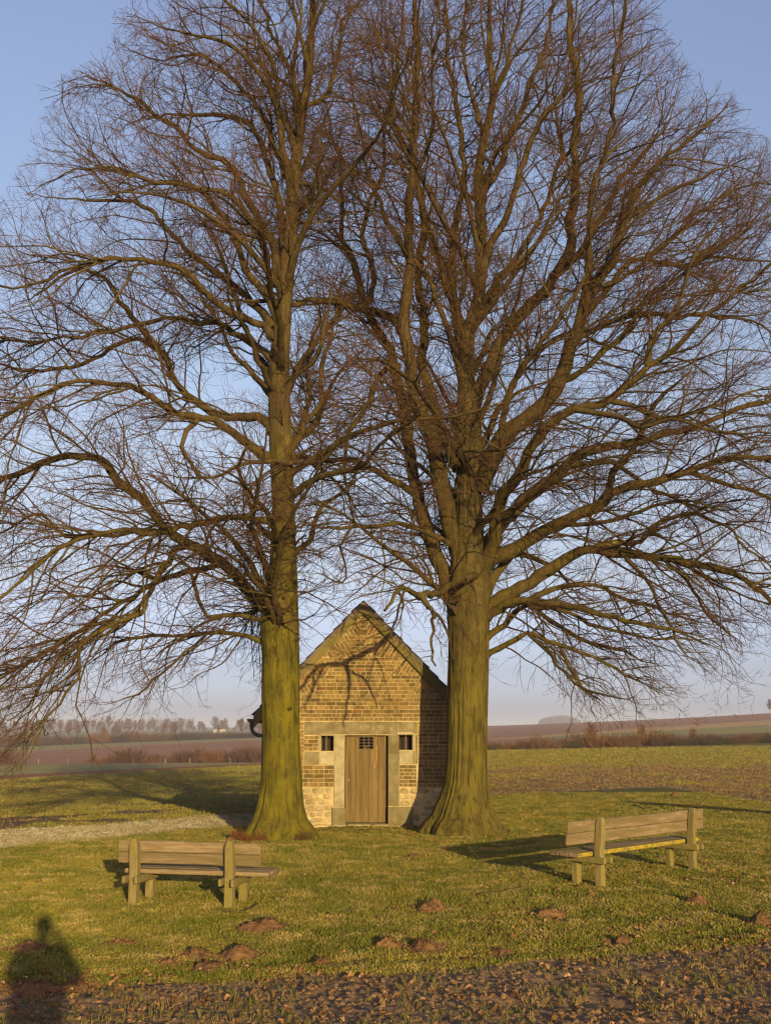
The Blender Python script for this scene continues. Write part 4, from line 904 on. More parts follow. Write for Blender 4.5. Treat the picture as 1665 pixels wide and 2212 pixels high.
    l3 = np.clip(0.5 * l2[pi] * (1 - 0.45 * t), 0.28, 1.15) * rng.uniform(.7, 1.2, len(t)); low3 = np.clip(1 - (o[:, 2] - 3) / 6.0, 0, 1); z3 = np.clip((o[:, 2] - 4) / (ztop - 4), 0, 1)
    p3 = grow(o, d, l3, 7, 0.21, np.array([0, 0, 1]) * (0.05 * z3 - 0.05 * low3 + 0.02)[:, None]); rad3 = np.minimum(r * 0.7, 0.0035 + 0.0038 * l3)[:, None] * (1 - 0.6 * np.linspace(0, 1, 7)[None])
    p3[:, :, 2] = np.maximum(p3[:, :, 2], 0.9)
    p3 = fit_crown(p3); l3 = np.linalg.norm(np.diff(p3, axis=1), axis=2).sum(1)
    lw = np.clip(1 - (p3[:, 0, 2] - 4) / 7.0, 0, 1); kp = rng.random(len(p3)) > 0.30 * lw; p3, rad3, l3 = p3[kp], rad3[kp], l3[kp]; lw = lw[kp]
    o, d, r, t, pi = spawn(p3, rad3, l3 * (1 - 0.55 * lw), 5.6, 0.1, 45, 14, axis, 0.25, 3)
    l4 = np.clip(0.5 * l3[pi] * (1.1 - 0.5 * t), 0.14, 0.5) * rng.uniform(.7, 1.25, len(t))
    p4 = grow(o, d, l4, 3, 0.2, np.array([0, 0, 0.06])); rad4 = np.broadcast_to(np.array([[0.0032, 0.0028, 0.0018]]), (len(o), 3))
    p4[:, :, 2] = np.maximum(p4[:, :, 2], 0.8); rad4 = rad4[in_crown(p4[:, 2], -12)]; p4 = p4[in_crown(p4[:, 2], -12)]
    Vt, Qt = join_tubes([tubes(p3, rad3, 3), tubes(p4, rad4, 3)])
    obj('twigs', mesh_np('twigs', Vt, Qt, smooth=False, matl=M['twig']), root, kind='stuff')
    print(nm, 'L2', len(l2), 'L3', len(l3), 'L4', len(l4))
    return root, axis_xy
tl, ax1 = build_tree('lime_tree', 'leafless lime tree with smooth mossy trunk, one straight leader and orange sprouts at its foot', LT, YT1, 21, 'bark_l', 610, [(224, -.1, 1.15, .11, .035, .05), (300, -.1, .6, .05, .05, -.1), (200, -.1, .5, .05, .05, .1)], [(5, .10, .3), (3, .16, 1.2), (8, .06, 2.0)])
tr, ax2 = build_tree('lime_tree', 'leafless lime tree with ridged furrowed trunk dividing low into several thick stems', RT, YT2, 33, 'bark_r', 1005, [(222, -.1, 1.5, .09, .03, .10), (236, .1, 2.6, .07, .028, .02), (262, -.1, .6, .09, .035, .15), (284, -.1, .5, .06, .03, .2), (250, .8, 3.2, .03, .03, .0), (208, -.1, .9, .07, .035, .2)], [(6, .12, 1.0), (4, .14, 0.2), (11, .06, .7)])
def trunk_sprouts(root, c, R, a0, a1, n, h, m, name, lab=None):
    a = rng.uniform(a0, a1, n); o = np.stack([c[0] + R * np.cos(a), c[1] + R * np.sin(a), np.full(n, 0.0)], 1); o[:, :2] += rng.normal(size=(n, 2)) * 0.04
    d = np.stack([np.cos(a) * .5, np.sin(a) * .5, np.ones(n)], 1) + rng.normal(size=(n, 3)) * .2
    p = grow(o, d, rng.uniform(.4, 1, n) * h, 4, .1, np.zeros((n, 3))); Vt, Qt = tubes(p, np.broadcast_to(np.array([[.004, .0035, .003, .002]]), (n, 4)), 3)
    return obj(name, mesh_np(name, Vt, Qt, matl=m), root, kind='stuff')
trunk_sprouts(tl, ax1, 0.78, math.radians(190), math.radians(258), 230, 0.26, M['sprout'], 'root_sprouts')
trunk_sprouts(tl, ax1, 0.68, math.radians(300), math.radians(325), 70, 0.26, M['scrub'], 'root_sprouts')

# ------------------------------------------------------------------ benches
def bench(label, p1, p2, H, dep, back, seat_z, ovl, ovr, seat_ovl, seat_ovr, lichen, pw=0.105):
    """p1,p2: feet of the two tall posts; the sitter looks towards the chapel"""
    p1 = np.array(p1); p2 = np.array(p2); a = (p2 - p1); span = np.linalg.norm(a[:2]); a = np.array([a[0], a[1], 0]) / span; dd = np.array([-a[1], a[0], 0]); up = np.array([0, 0, 1.0])
    mid = (p1 + p2) / 2; g0 = float(height(mid[0], mid[1])); root = thing('park_bench', label, 'bench', (mid[0], mid[1], g0))
    def P(s, t, z): return p1 + a * s + dd * t + up * z
    def piece(name, c, la, ld, lz, m, lean=0.0, bev=0.008):
        b = MB(); ud = unit(up + dd * (-lean)); dv = unit(dd + up * lean)
        b.obox(c, a * la / 2, dv * ld / 2, ud * lz / 2, 0.002); return obj(name, b.mesh(name, m, bevel=bev), root)
    for s in (0.0, span):
        # tall post, tapered top
        b = MB(); h = H; w = pw / 2; dv = 0.05; ln = -0.10
        v = [];
        for z, ww, off in ((-0.12, w, 0), (seat_z, w, 0), (h - 0.07, w * 0.95, ln * (h - seat_z)), (h, w * 0.55, ln * (h - seat_z))):
            for q, e in ((-1, -1), (1, -1), (1, 1), (-1, 1)): v.append(P(s + q * ww, off + e * dv * (1 if z < h else .6), z + (0.0)))
        f = [(0, 3, 2, 1)] + [(4 * k + i, 4 * k + (i + 1) % 4, 4 * k + 4 + (i + 1) % 4, 4 * k + 4 + i) for k in range(3) for i in range(4)] + [(12, 13, 14, 15)]
        obj('post', b.add(v, f).mesh('post', M['bench_leg'], bevel=0.006), root)
        for zb_ in (seat_z - 0.10, H - 0.10, H - 0.10 - back * 0.5):
            lean_ = -0.10 * max(0, zb_ - seat_z); b = MB(); b.obox(P(s, lean_ - 0.056, zb_), a * 0.013, dd * 0.008, up * 0.013); obj('bolt', b.mesh('bolt', M['iron'], bevel=0.004), root)
        piece('leg', P(s + 0.02, dep, (seat_z - 0.05) / 2 - 0.06), pw, 0.09, seat_z - 0.05 + 0.1, M['bench_leg'])
        for q in (-1, 1):
            piece('seat_beam', P(s + q * (pw / 2 + 0.024), dep / 2 - 0.045, seat_z - 0.10), 0.042, dep + 0.20, 0.085, M['bench_leg'], bev=0.012)
    zt0 = H - 0.03; bh = back / 2; lean = 0.10
    for k in range(2):
        z = zt0 - bh * (k + 0.5); off = -0.10 * (z - seat_z) + 0.075
        piece('back_board', P((span + ovr - ovl) / 2, off, z), span + ovl + ovr, 0.04, bh - 0.008, M['bench'], lean=0.10)
    sw = (dep + 0.06) / 3
    for k in range(3):
        pc = piece('seat_plank', P((span + seat_ovr - seat_ovl) / 2, 0.075 + sw * (k + 0.5), seat_z - 0.028), span + seat_ovl + seat_ovr, sw - 0.012, 0.05, M['bench'])
    if lichen:
        # lichen crust on the near edge of the seat
        n = 130; V_, F_ = [], []
        xs_ = np.linspace(-seat_ovl, span + seat_ovr, n); b = MB(); vv = []
        for i, s in enumerate(xs_):
            o = 0.068 - 0.004 * random.random()
            vv += [P(s, o + 0.006, seat_z - 0.055 + random.uniform(0, .008)), P(s, o, seat_z - 0.03 + random.uniform(-.008, .008)), P(s, o + .004, seat_z - 0.001), P(s, o + 0.03 + random.uniform(0, .02), seat_z + 0.0005)]
        ff = [(4 * i + j, 4 * i + 4 + j, 4 * i + 5 + j, 4 * i + 1 + j) for i in range(n - 1) for j in range(3) if not (0 < xs_[i] + .06 < 0.13 or span - .07 < xs_[i] < span + .07)]
        obj('lichen_crust', b.add(vv, ff).mesh('lichen_crust', M['lichen']), root)
    return root
g1, g2 = gnd(288, 1955), gnd(495, 1963)
bench('weathered wooden bench with green posts, standing before the yellow-green mossy trunk', g1, g2, 0.735, 0.40, 0.26, 0.385, 0.24, 0.34, 0.17, 0.42, False, 0.098)
g1, g2 = gnd(1297, 1917), gnd(1497, 1882)
bench('longer wooden bench with bright yellow lichen along the seat edge, beside the grass shadow', g1, g2, 0.86, 0.38, 0.29, 0.43, 0.60, 0.40, 0.36, 0.30, True, 0.09)

# ------------------------------------------------------------------ mole hills
MOLES = []
def mole(px, py, w, label, h=0.30, flat=False):
    w *= 1.25; h = min(h, .42); g = gnd(px, py); wm = w / ppm(py, g[1]); R = wm / 2; n1, n2 = 16, 40; V_, z0 = [], float(height(g[0], g[1]))
    sd_ = random.randint(0, 99); hh = R * (0.28 if flat else h) * 1.1 + 0.03
    for i in range(n1 + 1):
        t = i / n1
        for j in range(n2):
            a = 2 * math.pi * j / n2; wob = 1 + 0.75 * (vnoise(math.cos(a) * 1.5 + 3, math.sin(a) * 1.5 + 3, 1, sd_) - 0.5) + 0.1 * (random.random() - .5)
            x = R * t * wob * math.cos(a); y = R * t * wob * math.sin(a) * 0.9
            z = hh * 0.85 * (math.cos(min(1, t * 1.02) * math.pi) * .5 + .5) ** 0.62 * (0.75 + .5 * vnoise(x, y, R * .8, sd_ + 3)) + (0.55 * hh * (vnoise(x, y, R * .26, sd_) - .5) + 0.30 * hh * (random.random() - .5)) * (1 - t ** 4) - 0.05 * (t > .95)
            V_.append((x, y, z))
    idx = np.arange((n1 + 1) * n2).reshape(n1 + 1, n2); nx = np.roll(idx, -1, 1); Q_ = np.stack([idx[:-1], idx[1:], nx[1:], nx[:-1]], -1).reshape(-1, 4)
    o = obj('molehill', mesh_np('molehill', V_, Q_, matl=M['mole'])); o.location = (g[0], g[1], z0 - 0.01)
    tag(o, label, 'molehill', 'molehills on the lawn'); MOLES.append((g[0], g[1], R)); return o
for a in ((565, 2006, 95, 'low spreading molehill nearest the front of the weathered left bench'), (262, 2042, 52, 'small worn molehill between the photographer shadow and the bare pair of mounds', .3, True),
          (515, 2064, 88, 'larger reddish molehill at the back of the touching pair'), (425, 2064, 62, 'flat dark molehill joined to the left of the touching pair', .3, True),
          (450, 2090, 78, 'rounded molehill at the front of the touching pair'), (700, 2084, 44, 'little molehill alone on the grass before the chapel door'),
          (360, 2080, 40, 'thin scrape of earth left of the touching pair of molehills', .3, True), (55, 2054, 72, 'molehill inside the dark head of the photographer shadow'),
          (166, 2130, 58, 'molehill on the right rim of the photographer shadow at the plough edge'), (80, 2136, 92, 'broad molehill across the middle of the photographer shadow'), (8, 2134, 44, 'molehill at the left picture edge beside the photographer shadow'),
          (838, 2046, 58, 'molehill on the left of the middle front trio', .5), (917, 2050, 72, 'biggest molehill of the middle front trio', .5), (1012, 2068, 46, 'molehill on the right of the middle front trio with dry stalks'),
          (1080, 2058, 44, 'low molehill just right of the middle front trio', .3, True), (932, 1966, 66, 'steep crumbly molehill in open grass below the chapel', .6), (1182, 1978, 62, 'rounded molehill in open grass before the lichened bench', .6),
          (897, 1856, 32, 'small pale molehill near the chapel door', .4), (1342, 2040, 60, 'molehill beside the long dark furrow', .4), (1502, 1950, 46, 'dark ragged molehill in front of the lichened bench', .5),
          (1645, 1998, 66, 'tall cracked molehill at the right picture edge', .7), (1456, 1722, 22, 'tiny molehill behind the lichened bench', .5), (505, 1816, 34, 'reddish earth lump beside the sprouting tree foot', .4)):
    mole(*a)

# ------------------------------------------------------------------ fallen sticks
def stick(pts, r, label, z=0.03, lift=None):
    P = []
    for i, (px, py) in enumerate(pts):
        g = gnd(px, py); zz_ = float(height(g[0], g[1])) + z + (lift[i] if lift else 0)
        P.append(at(px, py, g[1]) * 0 + np.array([g[0], g[1], zz_]))
    pp, rr_ = smooth_path(P, np.linspace(r, r * .4, len(P)), 0.08); pp += rng.normal(size=pp.shape) * 0.006
    Vt, Qt = tubes(pp[None], rr_[None], 6); o = obj('fallen_branch', mesh_np('fallen_branch', Vt, Qt, matl=M['branch'])); tag(o, label, 'branch', 'fallen branches on the grass')
stick([(895, 1789), (908, 1795), (918, 1803)], 0.022, 'short thick stick lying just right of the chapel doorstep')
stick([(1480, 1740), (1510, 1742), (1532, 1742)], 0.016, 'curved dead branch rising behind the lichened bench', lift=[0, 0.02, 0.26])
stick([(1370, 1742), (1392, 1748), (1420, 1744), (1440, 1752)], 0.014, 'thin forked stick on the grass behind the lichened bench')
stick([(1030, 1938), (1080, 1930), (1130, 1922)], 0.010, 'long thin twig on the lawn between the steep molehills and bench')
stick([(470, 1972), (515, 1978), (560, 1962)], 0.012, 'dry stick by the right legs of the weathered bench')
stick([(1010, 2066), (1040, 2060), (1062, 2064)], 0.007, 'pale dry stalk on the front trio of molehills')

# added leaning pole, out of view, shaped so its shadow draws the grass stripe
T_ = gnd(1350, 1735); N_ = gnd(1665, 1757); dirn = (N_ - T_); Bp = T_ + dirn * 2.15; Tp = T_ - np.array([ldir.x, ldir.y, ldir.z]) * 9.5
pp, rr_ = smooth_path([Bp - np.array([0, 0, .2]), Bp * .5 + Tp * .5, Tp], [0.22, 0.19, 0.12], 0.2); Vt, Qt = tubes(pp[None], rr_[None], 10)
o = obj('stripe_shadow_pole', mesh_np('stripe_shadow_pole', Vt, Qt, matl=M['bench_leg'])); tag(o, 'added round pole out of view, shaped to cast the shadow stripe on the grass', 'pole')

# ------------------------------------------------------------------ the photographer, standing behind the lens
def person():
    import bmesh
    g = 0.40; H = 1.74
    J = {'pelvis': (0, -.30, .93, .21), 'waist': (0, -.30, 1.12, .20), 'chest': (0, -.29, 1.30, .20), 'neck0': (0, -.28, 1.47, .085), 'neck': (0, -.27, 1.53, .06),
         'shL': (-.17, -.28, 1.43, .10), 'elL': (-.27, -.16, 1.20, .08), 'wrL': (-.10, -.09, 1.47, .04), 'shR': (.17, -.28, 1.43, .10), 'elR': (.27, -.16, 1.20, .08), 'wrR': (.10, -.09, 1.47, .04),
         'hipL': (-.10, -.30, .90, .11), 'knL': (-.11, -.28, .49, .075), 'anL': (-.12, -.32, .08, .05), 'toL': (-.13, -.17, .03, .04), 'hipR': (.10, -.30, .90, .11), 'knR': (.11, -.26, .49, .075), 'anR': (.12, -.30, .08, .05), 'toR': (.13, -.15, .03, .04),
         'coatL': (-.14, -.30, .66, .19), 'coatR': (.14, -.30, .66, .19)}
    E_ = [('pelvis', 'waist'), ('waist', 'chest'), ('chest', 'neck0'), ('neck0', 'neck'), ('chest', 'shL'), ('shL', 'elL'), ('elL', 'wrL'), ('chest', 'shR'), ('shR', 'elR'), ('elR', 'wrR'), ('pelvis', 'hipL'), ('hipL', 'coatL'), ('coatL', 'knL'), ('knL', 'anL'), ('anL', 'toL'), ('pelvis', 'hipR'), ('hipR', 'coatR'), ('coatR', 'knR'), ('knR', 'anR'), ('anR', 'toR')]
    ks = list(J); me_ = bpy.data.meshes.new('person'); me_.from_pydata([J[k][:3] for k in ks], [(ks.index(a), ks.index(b)) for a, b in E_], [])
    root = thing('person', 'person in a dark coat standing at the plough edge holding a camera to the face', 'person', (.04, -.3, g))
    o = bpy.data.objects.new('body', me_); COL.objects.link(o); o.parent = root; o.location = (0, .3, 0)
    sk = o.modifiers.new('skin', 'SKIN')
    for k, v in zip(ks, me_.skin_vertices[0].data): v.radius = (J[k][3], J[k][3])
    me_.skin_vertices[0].data[0].use_root = True
    o.modifiers.new('sub', 'SUBSURF').levels = 1; me_.materials.append(M['coat'])
    def blob(c, r, m, name, sub=3, par=root):
        bm = bmesh.new(); bmesh.ops.create_icosphere(bm, subdivisions=sub, radius=1)
        for v in bm.verts: v.co = Vector((v.co.x * r[0], v.co.y * r[1], v.co.z * r[2] * (1.0 if v.co.z > 0 else (1 - 0.0 * v.co.z)))); v.co.x *= 1 - 0.18 * max(0, -v.co.z / r[2])
        m_ = bpy.data.meshes.new(name); bm.to_mesh(m_); bm.free(); m_.materials.append(m); m_.polygons.foreach_set('use_smooth', [True] * len(m_.polygons))
        q = bpy.data.objects.new(name, m_); COL.objects.link(q); q.parent = par; q.location = (c[0], c[1] + .3, c[2]); return q
    blob((0, -.25, 1.62), (.078, .095, .12), M['skin'], 'head'); blob((0, -.275, 1.655), (.09, .095, .105), M['hair'], 'hair'); blob((0, -.148, 1.60), (.012, .018, .02), M['skin'], 'nose', 2)
    for s in (-1, 1):
        blob((s * .078, -.25, 1.61), (.012, .022, .032), M['skin'], 'ear', 2)
        hd = blob((s * .085, -.075, 1.52), (.035, .03, .045), M['skin'], 'hand', 2)
        for k in range(5):
            p_ = np.array([[s * .085, .225, 1.50 + .018 * k], [s * .055, .25, 1.515 + .018 * k], [s * .03, .245, 1.52 + .017 * k]]) - np.array([0, 0, 0])
            Vt, Qt = tubes(p_[None], np.array([[.009, .008, .006]]), 6); f_ = bpy.data.objects.new('finger', mesh_np('finger', Vt - np.array([s * .085, .225, 1.52]), Qt, matl=M['skin'])); COL.objects.link(f_); f_.parent = hd
person()

ORD = 'first second third fourth fifth sixth seventh eighth ninth tenth eleventh twelfth thirteenth fourteenth fifteenth sixteenth seventeenth eighteenth nineteenth'.split()
TENS = {20: ('twentieth', 'twenty'), 30: ('thirtieth', 'thirty'), 40: ('fortieth', 'forty'), 50: ('fiftieth', 'fifty'), 60: ('sixtieth', 'sixty'), 70: ('seventieth', 'seventy'), 80: ('eightieth', 'eighty'), 90: ('ninetieth', 'ninety')}
def ordinal(n):
    if n < 20: return ORD[n - 1]
    return TENS[n // 10 * 10][0] if n % 10 == 0 else TENS[n // 10 * 10][1] + '-' + ORD[n % 10 - 1]
def relabel(group, fmt):
    """tell the members of a row apart by their place along it, counted from the left"""
    bpy.context.view_layer.update()
    mem = [o for o in COL.objects if o.get('group') == group]
    mem.sort(key=lambda o: o.location.x / o.location.y)
    for i, o in enumerate(mem): o['label'] = fmt % ordinal(i + 1)
# ------------------------------------------------------------------ distant scrub, hedges and trees
def scrub_mesh(name, m, n, w, h, seed, up=1.0):
    r_ = np.random.default_rng(seed); global rng; old = rng; rng = r_
    o = np.stack([r_.normal(size=n) * w * .28, r_.normal(size=n) * w * .2, np.zeros(n)], 1); d = np.stack([o[:, 0] * 1.2 / w + r_.normal(size=n) * .35, r_.normal(size=n) * .4, np.full(n, up)], 1)
    L = h * r_.uniform(.5, 1.05, n) * (1 - 0.35 * np.abs(o[:, 0]) / (w * .6)); p = grow(o, d, L, 5, .16, np.zeros((n, 3))); rad = 0.010 * h * (1 - .6 * np.linspace(0, 1, 5))[None] * np.ones((n, 1))
    oo, dd, rr_, t, pi = spawn(p, rad, np.ones(n), 10, .15, 42, 14, np.array([0, 0.]), .3, 7); l3 = h * r_.uniform(.12, .32, len(t)); p3 = grow(oo, dd, l3, 3, .2, np.array([0, 0, .1])); rad3 = np.full((len(oo), 3), 0.0065 * h)
    p[:, :, 2] = np.maximum(p[:, :, 2], -.05); p3[:, :, 2] = np.maximum(p3[:, :, 2], 0.0)
    V_, Q_ = join_tubes([tubes(p, rad, 3), tubes(p3, rad3, 3)]); rng = old
    return mesh_np(name, V_, Q_, smooth=False, matl=m)
def tree_parts(seed, h=12.0, wide=.30, fine=.0075, mt=None):
    mt = mt or M['fartree']
    global rng; old = rng; rng = np.random.default_rng(seed)
    tp = grow(np.zeros((1, 3)), np.array([[0, 0, 1.]]), np.array([h * .92]), 10, .03, np.zeros((1, 3))); tr_ = (0.016 * h * (1 - .85 * np.linspace(0, 1, 10)))[None]
    tv = tubes(tp, tr_, 6); o, d, r, t, pi = spawn(tp, tr_, np.array([h]), 3.2, .22, 42, 10, np.array([0, 0.]), .1, 30)
    l = h * wide * (1.25 - .8 * t) * rng.uniform(.7, 1.1, len(t)); p = grow(o, d + np.array([0, 0, .3]), l, 6, .1, np.array([0, 0, .06])); rd = np.minimum(r, .006 * h)[:, None] * (1 - .7 * np.linspace(0, 1, 6))[None]
    o, d, r, t, pi = spawn(p, rd, l, 5.0, .1, 42, 14, np.array([0, 0.]), .2, 3); l3 = h * .09 * rng.uniform(.6, 1.2, len(t)); p3 = grow(o, d, l3, 4, .18, np.array([0, 0, .05])); rd3 = np.full((len(o), 4), fine * h)
    cv = join_tubes([tubes(p, rd, 3), tubes(p3, rd3, 3)]); rng = old
    return mesh_np('trunk', *tv, matl=mt), mesh_np('crown', *cv, smooth=False, matl=mt)
TV = [tree_parts(s, 12.0, w) for s, w in ((1, .60), (2, .50), (3, .70), (4, .44))] + [tree_parts(s, 12.0, w, .0032, M['scrub_orange']) for s, w in ((5, .44), (6, .40))]
def place_tree(px, py, Y, h, label, group, v=None, nm='bare_tree'):
    P = at(px, py, Y); z = float(terrain(P[0], Y)); tm, cm = TV[random.randrange(4) if v is None else v]
    r = bpy.data.objects.new(nm, None); COL.objects.link(r); r.location = (P[0], Y, z - .1); s = h / 12.0; q_ = random.uniform(.7, 1.35); r.scale = (s * q_, s * q_, s); r.rotation_euler = (0, 0, random.random() * 6.28)
    r['label'] = label; r['category'] = 'tree'; r['group'] = group
    for n, m_ in (('trunk', tm), ('crown', cm)):
        c = bpy.data.objects.new(n, m_); COL.objects.link(c); c.parent = r
    return r
def px_h(px_, py, Y): return px_ / ppm(py, Y)
# the far belt across the valley on the left
for i, x in enumerate(np.linspace(-20, 575, 96)):
    x += random.uniform(-9, 9); Y = random.uniform(960, 1190); top = np.interp(x, [0, 60, 200, 300, 420, 575], [30, 27, 24, 22, 21, 22]) * random.choice([.55, .75, .9, 1.0, 1.2]) * random.uniform(.85, 1.1)
    place_tree(x, 1585, Y, px_h(top, 1585, Y), 'bare pinkish tree of the far belt along the valley skyline', 'trees of the far belt', None)
for i, x in enumerate([12, 34, 52, 150, 168, 225, 248, 252, 352, 372, 470, 516, 548, 560]):
    Y = 640 + random.uniform(-30, 30); place_tree(x + random.uniform(-4, 4), 1598, Y, px_h(random.uniform(20, 34), 1598, Y), 'taller bare tree standing above the valley hedge', 'trees above the valley hedge', None)
place_tree(1277, 1617, 118, px_h(54, 1617, 118), 'orange-brown bare tree rising from the hedge behind the field, below the far wood', 'hedge trees on the near field edge', 4)
place_tree(1382, 1612, 126, px_h(46, 1612, 126), 'bare tree in the hedge behind the field, the middle one of three', 'hedge trees on the near field edge', 5)
place_tree(1498, 1608, 128, px_h(34, 1608, 128), 'bare tree in the hedge behind the field, farthest towards the ridge', 'hedge trees on the near field edge', 4)
place_tree(1662, 1545, 600, px_h(28, 1541, 600), 'single tree on the ploughed ridge skyline', 'trees on the ploughed ridge', 1)
HB = 1.3
SV = [scrub_mesh('scrub_bush', M['scrub'], 80, 4.2, 3.0, 51), scrub_mesh('scrub_bush', M['scrub_orange'], 80, 4.0, 3.0, 52), scrub_mesh('scrub_bush', M['scrub_green'], 110, 4.6, 2.4, 53), scrub_mesh('scrub_bush', M['scrub'], 100, 5.5, 2.6, 54)]
def bush(px, py, Y, w, h, v, label, group):
    P = at(px, py, Y); z = float(terrain(P[0], Y)); o = bpy.data.objects.new('scrub_bush', SV[v]); COL.objects.link(o); o.location = (P[0], Y, z - .15)
    k = ppm(py, Y); o.scale = (w / k / 4.2, w / k / 4.2, h * HB / k / 2.9); o.rotation_euler = (0, 0, random.choice([0, math.pi]) + random.uniform(-.4, .4)); tag(o, label, 'bush', group)
for x, w, h, v in ((265, 44, 24, 0), (285, 50, 33, 3), (334, 28, 22, 3), (322, 16, 14, 1), (385, 34, 22, 0), (405, 44, 30, 3), (428, 40, 30, 0), (455, 36, 24, 1), (478, 44, 30, 3), (505, 40, 24, 2), (528, 44, 36, 3), (550, 40, 34, 0), (225, 30, 12, 1), (570, 40, 34, 3), (600, 44, 32, 0), (200, 18, 16, 1)):
    bush(x, 1649, 180 + random.uniform(-8, 8), w, h, v, 'leafless scrub bush in the row along the pale verge below the ploughed slope', 'scrub along the valley verge')
bush(-12, 1640, 150, 62, 42, 3, 'dark dense bush at the left picture edge beside the valley field', 'scrub along the valley verge')
for x in np.arange(-10, 620, 13):
    Y = np.interp(x, [0, 560], [440, 470]); bush(x + random.uniform(-4, 4), np.interp(x, [0, 560], [1614, 1593]), Y + random.uniform(-6, 10), random.uniform(22, 36), np.interp(x, [0, 240, 560], [26, 22, 15]) * random.uniform(.7, 1.1), random.choice([0, 2, 3, 3, 1]), 'grey-brown bush in the long hedge beyond the pale farm track', 'hedge beyond the farm track')
for x in np.arange(1030, 1700, 9.5):
    Y = np.interp(x, [1045, 1665], [108, 126]); py = np.interp(x, [1045, 1665], [1622, 1604])
    hh = (random.uniform(14, 26) if x > 1180 else random.uniform(14, 30)) * (1.25 if 1240 < x < 1420 and random.random() < .5 else 1)
    v = random.choice([1, 1, 0]) if (x < 1130 or 1230 < x < 1330 or 1380 < x < 1450) and random.random() < .75 else random.choice([2, 2, 3, 0])
    bush(x + random.uniform(-4, 4), py, Y + random.uniform(-3, 6), random.uniform(26, 44), hh, v, 'winter bush in the hedge along the back edge of the near field', 'hedge along the near field')
# wooded clump on the skyline, seen as one mass
n = 420; xs2 = rng.uniform(1166, 1254, n); Yw = rng.uniform(2000, 2080, n)
Wp = np.array([at(x, 1566, Y) for x, Y in zip(xs2, Yw)]); k = ppm(1566, 2000); prof_ = np.interp(xs2, [1166, 1172, 1190, 1210, 1235, 1254], [14, 18, 24, 27, 24, 12]) / k
Wp[:, 2] = terrain(Wp[:, 0], Wp[:, 1]) - 1
pw_ = grow(Wp, np.tile([[0, 0, 1.]], (n, 1)), prof_ * rng.uniform(.6, .85, n), 5, .06, np.zeros((n, 3))); rw_ = np.array([[.5, .5, .4, .3, .2]]) * np.ones((n, 1))
oo, dd, r_w, t_w, pi_w = spawn(pw_, rw_, np.full(n, 14.0), 1.4, .1, 50, 18, np.array([0, 0.]), 0, 9); l_w = 5.5 * rng.uniform(.5, 1.1, len(oo)) * (1.1 - .5 * t_w)
bw_ = grow(oo, dd + np.array([0, 0, .3]), l_w, 4, .25, np.zeros((len(oo), 3)))
Vt, Qt = join_tubes([tubes(pw_, rw_, 4), tubes(bw_, np.array([[.45, .5, .45, .2]]) * np.ones((len(oo), 1)), 3)]); o = obj('distant_wood', mesh_np('distant_wood', Vt, Qt, smooth=False, matl=M['fartree']), kind='stuff')
for x0, x1, Yy, hh, nn in ((1130, 1170, 2600, 4, 60), (1270, 1345, 2600, 5, 90), (1605, 1625, 900, 14, 40), (300, 420, 2400, 26, 220), (120, 300, 2300, 24, 220)):
    xs3 = rng.uniform(x0, x1, nn); Wp = np.array([at(x, 1569, Yy + rng.uniform(0, 60)) for x in xs3]); k = ppm(1569, Yy); Wp[:, 2] = terrain(Wp[:, 0], Wp[:, 1]) - 1
    pw_ = grow(Wp, np.tile([[0, 0, 1.]], (nn, 1)), hh / k * rng.uniform(.5, 1.0, nn), 4, .06, np.zeros((nn, 3))); rw_ = np.array([[1., 1.7, 1.1, .2]]) * np.ones((nn, 1)) * (Yy / 2600)
    Vt, Qt = tubes(pw_, rw_, 4); obj('distant_wood', mesh_np('distant_wood', Vt, Qt, smooth=False, matl=M['fartree']), kind='stuff')
# a pale farmhouse in the far belt
P = at(645, 1578, 1150); 
def farmhouse(px, py, Y, wpx, hpx, label):
    P = at(px, py, Y); k = ppm(py, Y); w = wpx / k; h = hpx / k; z = float(terrain(P[0], Y)); r = thing('farmhouse', label, 'house', (P[0], Y, z + 2.0)); x, z = P[0], z + 2.0
    b = MB(); b.box(x - w / 2, x + w / 2, Y, Y + 8, z - 4, z + h * .6); obj('wall', b.mesh('wall', M['white']), r)
    b = MB(); b.add([(x - w / 2 - .4, Y - .4, z + h * .6 + .02), (x + w / 2 + .4, Y - .4, z + h * .6 + .02), (x + w / 2 + .4, Y + 8.4, z + h * .6 + .02), (x - w / 2 - .4, Y + 8.4, z + h * .6 + .02), (x - w / 2 - .4, Y + 4, z + h), (x + w / 2 + .4, Y + 4, z + h)], [(0, 1, 5, 4), (2, 3, 4, 5), (0, 4, 3), (1, 2, 5), (0, 3, 2, 1)]); obj('roof', b.mesh('roof', M['roof_red']), r)
farmhouse(474, 1579, 960, 26, 6, 'low pale farmhouse among the bare trees of the far belt')
# fence posts on the pale verge in the valley
for i, x in enumerate((83, 147, 287, 357, 410, 497)):
    Y = 150; P = at(x, 1652, Y); z = float(terrain(P[0], Y)); b = MB(); b.obox((0, 0, .3), (.05, 0, 0), (0, .05, 0), (0, 0, .4)); o = obj('marker_post', b.mesh('marker_post', M['bench'])); o.location = (P[0], Y, z)
    tag(o, 'small pale post on the dry verge beyond the brown strip', 'post', 'posts along the valley verge')

relabel('hedge along the near field', '%s bush from the left in the hedge along the back of the near field')
relabel('trees of the far belt', '%s bare pinkish tree from the left in the far belt on the skyline')
relabel('hedge beyond the farm track', '%s bush from the left in the long hedge beyond the pale farm track')
relabel('scrub along the valley verge', '%s leafless bush from the left in the row along the pale valley verge')
relabel('trees above the valley hedge', '%s taller bare tree from the left standing above the valley hedge')
relabel('posts along the valley verge', '%s small pale post from the left on the dry valley verge')
